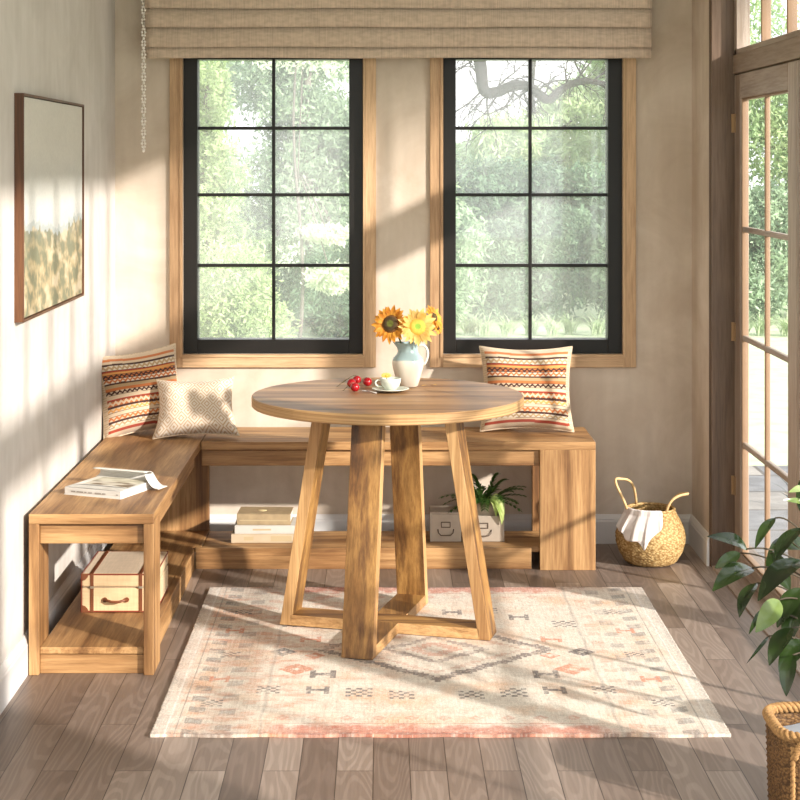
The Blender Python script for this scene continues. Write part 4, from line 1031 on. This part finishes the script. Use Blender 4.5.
# teaspoon
sp = Vector(((364 - CX) / 303, F / 303 - CD, Z)); st_ = (Vector((.040, -.035, 0))).normalized(); sd_ = Vector((-st_.y, st_.x, 0))
g = G()
def spn(a, b):
    w = 2 * PI * b; return sp + st_ * (.013 * a * math.cos(w)) + sd_ * (.008 * a * math.sin(w)) + Vector((0, 0, .0015 + .003 * a * a))
g.grid(spn, 5, 16)
g.tube([sp + st_ * .012 + Vector((0, 0, .004)), sp + st_ * .025 + Vector((0, 0, .005)), sp + st_ * .055 + Vector((0, 0, .002))], [.0015, .0012, .0025], 6)
s_ = build('teaspoon', g, simple('spoon_metal', (226, 220, 214), .25, .7), origin=sp, smooth=True, solid=.0006); tag(s_, 'small pale teaspoon lying in front of the cherries', 'spoon')
for px, py, rot, lab in ((424.5, 386.5, .2, 'fallen yellow petal nearest the jug base'), (434, 386, -.4, 'fallen yellow petal farther right of the jug')):
    s_ = (py - CY) / (CH - TZ); p = Vector(((px - CX) / s_, F / s_ - CD, Z + .001)); g = G(); d_ = Vector((math.cos(rot), math.sin(rot), 0)) * .011
    leaf_geo(g, p - d_, p + d_ + Vector((0, 0, .002)), .012, bend=.1, fold=.1, nl=5, nw=2); o_ = build('fallen_petal', g, pet_y, origin=p, smooth=True); tag(o_, lab, 'petal', 'fallen petals')

# ================================================================ OUTSIDE
def grassm(name, c1, c2, sc):
    m, nt, b = mat(name); tc = N(nt, 'ShaderNodeTexCoord'); n = N(nt, 'ShaderNodeTexNoise', Scale=float(sc), Detail=8.0); L(nt, tc.outputs['Object'], n.inputs['Vector'])
    r_ = ramp(nt, [(.3, lin(c1)), (.7, lin(c2))]); L(nt, n.outputs['Fac'], r_.inputs[0]); L(nt, r_.outputs[0], b.inputs['Base Color']); b.inputs['Roughness'].default_value = .95
    bump(nt, b, n.outputs['Fac'], .5, .03); return m
g = G(); g.box(-40, 40, -30, 60, -.30, -.13)
o_ = build('lawn', g, grassm('lawn_grass', (166, 182, 146), (192, 204, 172), 6), origin=(0, 0, -.13)); tag(o_, kind='structure')
def stonem():
    m, nt, b = mat('terrace_stone'); tc = N(nt, 'ShaderNodeTexCoord'); br = N(nt, 'ShaderNodeTexBrick', offset=.5)
    br.inputs['Scale'].default_value = 1; br.inputs['Brick Width'].default_value = .9; br.inputs['Row Height'].default_value = .42; br.inputs['Mortar Size'].default_value = .01
    br.inputs['Color1'].default_value = (*lin((120, 122, 126)), 1); br.inputs['Color2'].default_value = (*lin((158, 152, 144)), 1); br.inputs['Mortar'].default_value = (*lin((92, 86, 80)), 1)
    L(nt, tc.outputs['Object'], br.inputs['Vector']); n = N(nt, 'ShaderNodeTexNoise', Scale=5.0, Detail=8.0, Distortion=1.0); L(nt, tc.outputs['Object'], n.inputs['Vector'])
    r_ = ramp(nt, [(.3, (.62, .62, .62)), (.65, (1, 1, 1))]); L(nt, n.outputs['Fac'], r_.inputs[0]); c = mixc(nt, 'MULTIPLY', 1.0, br.outputs['Color'], r_.outputs[0]); L(nt, c, b.inputs['Base Color']); b.inputs['Roughness'].default_value = .8; bump(nt, b, n.outputs['Fac'], .5, .01); return m
g = G(); g.box(1.46, 4.6, -6, 1.95, -.30, -.04); o_ = build('terrace', g, stonem(), origin=(1.46, 0, -.04)); tag(o_, kind='structure')

crownm = leafm('crown_leaf', 0, 0, .6, .35, use_col=True); barkm = simple('bark', (104, 98, 92), .9, var=.25, scale=12)
def crown_mesh(ells, nleaf, size, c1, c2, seed_, clumps=60, spread=.28, elong=1.6):
    if size < .06: size *= .72; nleaf = int(nleaf * 1.7); clumps = int(clumps * 1.3)
    rs = np.random.default_rng(seed_); V_ = []; CO = []
    per = nleaf // len(ells)
    for (cx_, cy_, cz_, rx, ry, rz) in ells:
        dirs = rs.normal(size=(clumps, 3)); dirs /= np.linalg.norm(dirs, axis=1)[:, None]
        rad = rs.random(clumps) ** .35; cc = dirs * rad[:, None]
        tint = rs.random(clumps)
        idx = rs.integers(0, clumps, per); p = cc[idx] + rs.normal(size=(per, 3)) * spread * .5
        P_ = p * np.array([rx, ry, rz]) + np.array([cx_, cy_, cz_])
        a = rs.normal(size=(per, 3)); a[:, 2] -= .4; a /= np.linalg.norm(a, axis=1)[:, None]
        b = np.cross(a, rs.normal(size=(per, 3))); b /= np.linalg.norm(b, axis=1)[:, None]
        s = size * (.6 + .8 * rs.random(per))[:, None]
        quad = np.stack([P_ - a * s * elong, P_ - b * s * .5, P_ + a * s * elong, P_ + b * s * .5], 1)
        V_.append(quad.reshape(-1, 3)); t = np.clip(tint[idx] * .7 + rs.random(per) * .3, 0, 1)[:, None]
        c = np.array(lin(c1)) * (1 - t) + np.array(lin(c2)) * t; CO.append(np.repeat(c, 4, axis=0))
    V_ = np.concatenate(V_); CO = np.concatenate(CO); return V_, np.concatenate([CO, np.ones((len(CO), 1))], 1)
def crown_obj(name, V_, CO, parent):
    off = np.array(parent.location); me = bpy.data.meshes.new(name); n_ = len(V_); me.vertices.add(n_); me.vertices.foreach_set('co', (V_ - off).astype(np.float32).ravel())
    me.loops.add(n_); me.loops.foreach_set('vertex_index', np.arange(n_, dtype=np.int32)); me.polygons.add(n_ // 4)
    me.polygons.foreach_set('loop_start', np.arange(0, n_, 4, dtype=np.int32)); me.materials.append(crownm); me.update(calc_edges=True)
    a = me.color_attributes.new('Col', 'FLOAT_COLOR', 'POINT'); a.data.foreach_set('color', CO.astype(np.float32).ravel())
    o = bpy.data.objects.new(name, me); C.objects.link(o); o.parent = parent; return o
GZ = -.13
def tree(name, label, cat, x, y, ells, nleaf, size, c1, c2, seed_, trunk=None, group=None, **k):
    r = thing(name, label, cat, (x, y, GZ), group)
    E = [(x + e[0], y + e[1], e[2], e[3], e[4], e[5]) for e in ells]
    V_, CO = crown_mesh(E, nleaf, size, c1, c2, seed_, **k); crown_obj('foliage', V_, CO, r)
    if trunk:
        g = G(); tr, th = trunk; rs = random.Random(seed_)
        g.tube([(x + .03 * math.sin(i * .8) * th / 2, y, GZ + th * i / 8) for i in range(9)], [tr * (1 - .07 * i) for i in range(9)], 10)
        for e in E:
            p = Vector((x, y, GZ + th * .55)); q = Vector(e[:3]); g.tube(bz(p, p + Vector((0, 0, .2)), (p + q) / 2 + Vector((0, 0, .1)), q, 6), tr * .35, 6)
        build('trunk', g, barkm, r, smooth=True)
    return r
PG1, PG2 = (128, 162, 124), (190, 214, 176)        # soft greens
DG1, DG2 = (82, 110, 88), (136, 166, 132)
YG1, YG2 = (146, 172, 118), (204, 218, 166)
grp = 'shrubs along the lawn edge'; gt_ = 'trees behind the garden hedge'
# left window
tree('garden_shrub', 'pale yellow-green rounded shrub seen low in the left window', 'shrub', -1.12, 6.0, [(0, 0, .42, .34, .34, .50), (.1, -.05, .2, .36, .3, .35)], 9000, .022, YG1, YG2, 21, clumps=120)
tree('conifer_tree', 'light feathery conifer at the upper left of the left window', 'tree', -1.62, 9.0, [(0, 0, 2.0, .22, .25, .55), (0, 0, 1.3, .34, .35, .45), (0, 0, .6, .45, .4, .5)], 9000, .028, YG1, (196, 216, 160), 22, (.05, 2.4), gt_)
tree('broadleaf_tree', 'mid-green layered tree filling the middle of the left window', 'tree', -.75, 10.5, [(-.5, 0, 1.1, .6, .5, .6), (.1, 0, 1.7, .6, .5, .5), (-.3, .2, 2.4, .6, .5, .5), (.4, 0, .4, .5, .4, .6), (-.6, 0, .2, .6, .5, .5)], 22000, .034, DG1, PG2, 23, (.08, 2.6), gt_)
tree('broadleaf_tree', 'pale leafy tree behind the slim trunk in the left window', 'tree', -.15, 12.5, [(0, 0, 1.9, .7, .5, .6), (-.5, 0, 1.2, .5, .5, .6), (.3, 0, 1.0, .7, .5, .7), (.1, 0, 2.9, .7, .6, .45)], 18000, .036, PG1, (190, 214, 160), 24, (.08, 3), gt_)
r = tree('slim_tree', 'slim pale trunk with white flowering sprays in the left window', 'tree', -.70, 7.4, [(.28, 0, .55, .22, .15, .12), (.25, 0, .92, .25, .15, .08), (.05, 0, 2.5, .5, .4, .25)], 3200, .024, (206, 218, 190), (240, 244, 226), 25, (.018, 2.7))
tree('dark_shrub', 'dark green shrub low between left window bars', 'shrub', -.35, 9.3, [(0, 0, .25, .5, .4, .5), (.4, 0, .6, .35, .3, .4)], 9000, .028, DG1, DG2, 26, None, grp)
# right window
for k, (x, y, hgt, lab, ca, cb) in enumerate(((.55, 10.4, 1.0, 'bushy mid-green shrub at the left foot of right window', PG1, PG2), (1.15, 10.9, .85, 'dark rounded shrub left of the right window centre bar', DG1, DG2), (1.75, 11.0, .95, 'dark rounded shrub right of the right window centre bar', DG1, DG2), (2.4, 10.7, .9, 'dark shrub at the right foot of the right window', DG1, (130, 156, 120)),
                                        (3.1, 11.0, 1.3, 'shrub seen through the first door glass low at left', DG1, PG2), (3.8, 10.8, 1.2, 'shrub seen through the first door glass low at right', DG1, PG2), (-2.4, 10.2, 1.3, 'shrub left of the left window view', PG1, PG2), (4.6, 11.2, 1.4, 'shrub beyond the terrace farthest right', DG1, PG2))):
    tree('hedge_shrub', lab, 'shrub', x, y, [(0, 0, hgt * .38, .45, .4, hgt * .5), (.15, .1, hgt * .75, .33, .3, hgt * .3)], 9000, .03, ca, cb, 40 + k, None, grp, clumps=90)
tree('dark_tree', 'dark spreading tree behind the hedge in the right window', 'tree', 1.2, 13.0, [(-.6, 0, 1.0, .7, .5, .5), (.2, 0, 1.15, .7, .5, .45), (.95, 0, 1.0, .7, .5, .5)], 18000, .036, DG1, PG1, 60, (.08, 1.6), gt_)
tree('pale_tree', 'pale bamboo-like tree in the upper right window', 'tree', 1.9, 14.5, [(-.2, 0, 1.75, .6, .5, .35), (.6, 0, 2.1, .6, .5, .5), (.4, 0, 1.45, .8, .5, .35), (1.1, 0, 2.9, .5, .5, .35)], 9000, .038, PG2, YG2, 61, (.07, 3.0), gt_, elong=2.6)
tree('pale_tree', 'pale thin-leaved tree at left side of the right window', 'tree', .55, 15, [(0, 0, 1.45, .6, .5, .28), (.5, 0, 1.4, .6, .5, .35)], 5000, .036, PG2, YG2, 62, (.06, 2.2), gt_, elong=2.6)
tree('garden_tree', 'tall leafy tree seen through the door glass and transom', 'tree', 4.0, 13.5, [(-.6, 0, 1.7, .7, .6, .7), (.2, 0, 2.4, .8, .6, .8), (.9, 0, 1.6, .8, .6, .8), (0, 0, 3.6, 1, .7, .8)], 24000, .036, PG1, (200, 218, 160), 63, (.1, 3.6), gt_)
tree('garden_tree', 'round leafy tree behind the hedge beyond the terrace', 'tree', 6.3, 13.0, [(-.6, 0, 1.2, .9, .6, .8), (.3, 0, 2.2, 1.0, .7, .9)], 16000, .04, DG1, PG2, 64, (.1, 3.0), gt_)
tree('garden_tree', 'leafy tree far left behind the garden hedge', 'tree', -2.9, 12.5, [(0, 0, 1.3, .9, .6, .8), (.4, 0, 2.5, .9, .7, .8), (-.8, 0, 2.0, .9, .7, .8)], 18000, .04, PG1, PG2, 65, (.1, 3.2), gt_)
# tufts of grass along the lawn
gm = leafm('tuft_grass', (150, 176, 128), (214, 224, 190), .7, .3, 4)
rg = random.Random(5)
for k in range(20):
    x = .4 + k * .2 + rg.uniform(-.05, .05); y = 9.35 + rg.uniform(-.15, .15); g = G()
    for q in range(64):
        a = rg.uniform(0, 2 * PI); l = rg.uniform(.15, .27); b0 = Vector((x + rg.uniform(-.05, .05), y + rg.uniform(-.04, .04), GZ)); tp = b0 + Vector((math.cos(a) * l * .7, math.sin(a) * l * .5, l * rg.uniform(.5, 1)))
        leaf_geo(g, b0, tp, .014, bend=.2, fold=0, nl=4, nw=1)
    o_ = build('grass_tuft', g, gm, origin=(x, y, GZ)); tag(o_, 'arching pale grass tuft in the row at the lawn edge', 'grass tuft', 'grass tufts along the lawn edge')
# bare branching tree seen at the top of the right window
r = thing('bare_tree', 'nearly bare twisting tree branch across the top of the right window', 'tree', (.0, 7.6, GZ))
barkg = simple('bare_bark', (52, 49, 50), .9, var=.2, scale=20)
Yb = 7.6
limb = [at(420, 900, Yb), at(430, 500, Yb), at(440, 250, Yb), at(455, 90, Yb - .1), at(470, 20, Yb), at(480, 62, Yb - .2), at(484, 90, Yb - .25), at(497, 92, Yb - .25), at(515, 85, Yb - .3), at(532, 88, Yb - .3), at(547, 100, Yb - .35), at(560, 90, Yb - .35), at(580, 81, Yb - .4), at(600, 83, Yb - .45), at(630, 92, Yb - .5), at(670, 80, Yb - .5)]
trunk_p = [(.2, Yb + .2, GZ), (.22, Yb + .2, .8), (.3, Yb + .15, 1.8), (.42, Yb + .1, 2.6), (.62, Yb, 2.95)] + [tuple(p) for p in limb[4:]]
def smooth_path(P_, n=6):
    P_ = [Vector(p) for p in P_]; out = []
    for i in range(len(P_) - 1):
        p0 = P_[max(i - 1, 0)]; p1 = P_[i]; p2 = P_[i + 1]; p3 = P_[min(i + 2, len(P_) - 1)]
        for k in range(n):
            t = k / n; out.append(.5 * ((2 * p1) + (p2 - p0) * t + (2 * p0 - 5 * p1 + 4 * p2 - p3) * t * t + (3 * p1 - p0 - 3 * p2 + p3) * t ** 3))
    return out + [P_[-1]]
sp_ = smooth_path(trunk_p); g = G(); n_ = len(sp_); g.tube(sp_, [max(.012, .075 * (1 - .8 * i / n_)) for i in range(n_)], 10)
build('trunk', g, barkg, r, smooth=True)
g = G(); rt = random.Random(9)
def twig(p, d, l, rad, depth):
    pts = [p]; q = p.copy(); dd = d.copy()
    for i in range(5):
        dd = (dd + Vector((rt.uniform(-.35, .35), rt.uniform(-.2, .2), rt.uniform(-.35, .25)))).normalized(); q = q + dd * l / 5; pts.append(q.copy())
    g.tube(pts, [rad * (1 - .15 * i) for i in range(6)], 5)
    if depth:
        for i in (1, 2, 3, 4): twig(pts[i], (dd + Vector((rt.uniform(-1, 1), 0, rt.uniform(-1, .8)))).normalized(), l * .6, rad * .55, depth - 1)
for i in range(28, n_, 2): twig(sp_[i], Vector((rt.uniform(-1, 1), rt.uniform(-.3, .3), rt.choice((-1, 1)) * rt.uniform(.4, 1))).normalized(), rt.uniform(.25, .5), .010, 2)
build('twigs', g, barkg, r)
# small spiky plant on the terrace
r = thing('spiky_plant', 'tiny dark spiky plant on the grey terrace stones beyond the door', 'plant', (1.86, .9, -.04))
for k in range(9):
    a = k * .7; g = G(); leaf_geo(g, (1.86, .9, -.04), (1.86 + .1 * math.cos(a), .9 + .06 * math.sin(a), .02 + .05 * (k % 3)), .016, bend=.15, nl=5, nw=2); build('leaf', g, rub, r, smooth=True)

# trees outside the doors, towards the sun: they dapple the light
TREES_SUN = True
if TREES_SUN:
    tree('terrace_tree', 'tall airy tree standing on the lawn outside the glazed doors', 'tree', 8.6, -7.7, [(0, 0, 6.5, 1.0, 1.0, .5)], 3000, .08, PG1, PG2, 70, (.05, 5.2), clumps=60)
    tree('terrace_shrub', 'low leafy shrub on the terrace outside the nearest door', 'shrub', 2.1, -4.75, [(0, 0, .22, .32, .32, .32)], 3500, .03, PG1, DG2, 71, clumps=50)

# ================================================================ LIGHT, SKY, CAMERA
w = bpy.data.worlds.new('sky'); bpy.context.scene.world = w; w.use_nodes = True; nt = w.node_tree; bg = nt.nodes['Background']
tc = N(nt, 'ShaderNodeTexCoord'); n = N(nt, 'ShaderNodeTexNoise', Scale=3.0, Detail=5.0); L(nt, tc.outputs['Generated'], n.inputs['Vector'])
r_ = ramp(nt, [(.3, (.86, .92, 1.0)), (.6, (1.0, .985, .95))]); L(nt, n.outputs['Fac'], r_.inputs[0]); L(nt, r_.outputs[0], bg.inputs['Color']); bg.inputs['Strength'].default_value = 1.8
sun = bpy.data.lights.new('sun', 'SUN'); sun.energy = 7.3; sun.color = (1, .93, .85); sun.angle = math.radians(1.6)
so = bpy.data.objects.new('sun', sun); C.objects.link(so); so.location = (8, -9, 6)
dirv = Vector((-1, .9, -1.345 * math.tan(math.radians(20))))
so.rotation_euler = dirv.to_track_quat('-Z', 'Y').to_euler()

cam = bpy.data.cameras.new('camera'); co = bpy.data.objects.new('camera', cam); C.objects.link(co)
co.location = (0, -CD, CH); co.rotation_euler = (PI / 2, 0, 0); cam.sensor_width = 36; cam.lens = F / 800 * 36
cam.shift_x = (400 - CX) / 800; cam.shift_y = -(400 - CY) / 800; cam.clip_end = 200
sc = bpy.context.scene; sc.camera = co
sc.view_settings.view_transform = 'Standard'; sc.view_settings.look = 'None'; sc.view_settings.exposure = 0.28; sc.view_settings.gamma = 1
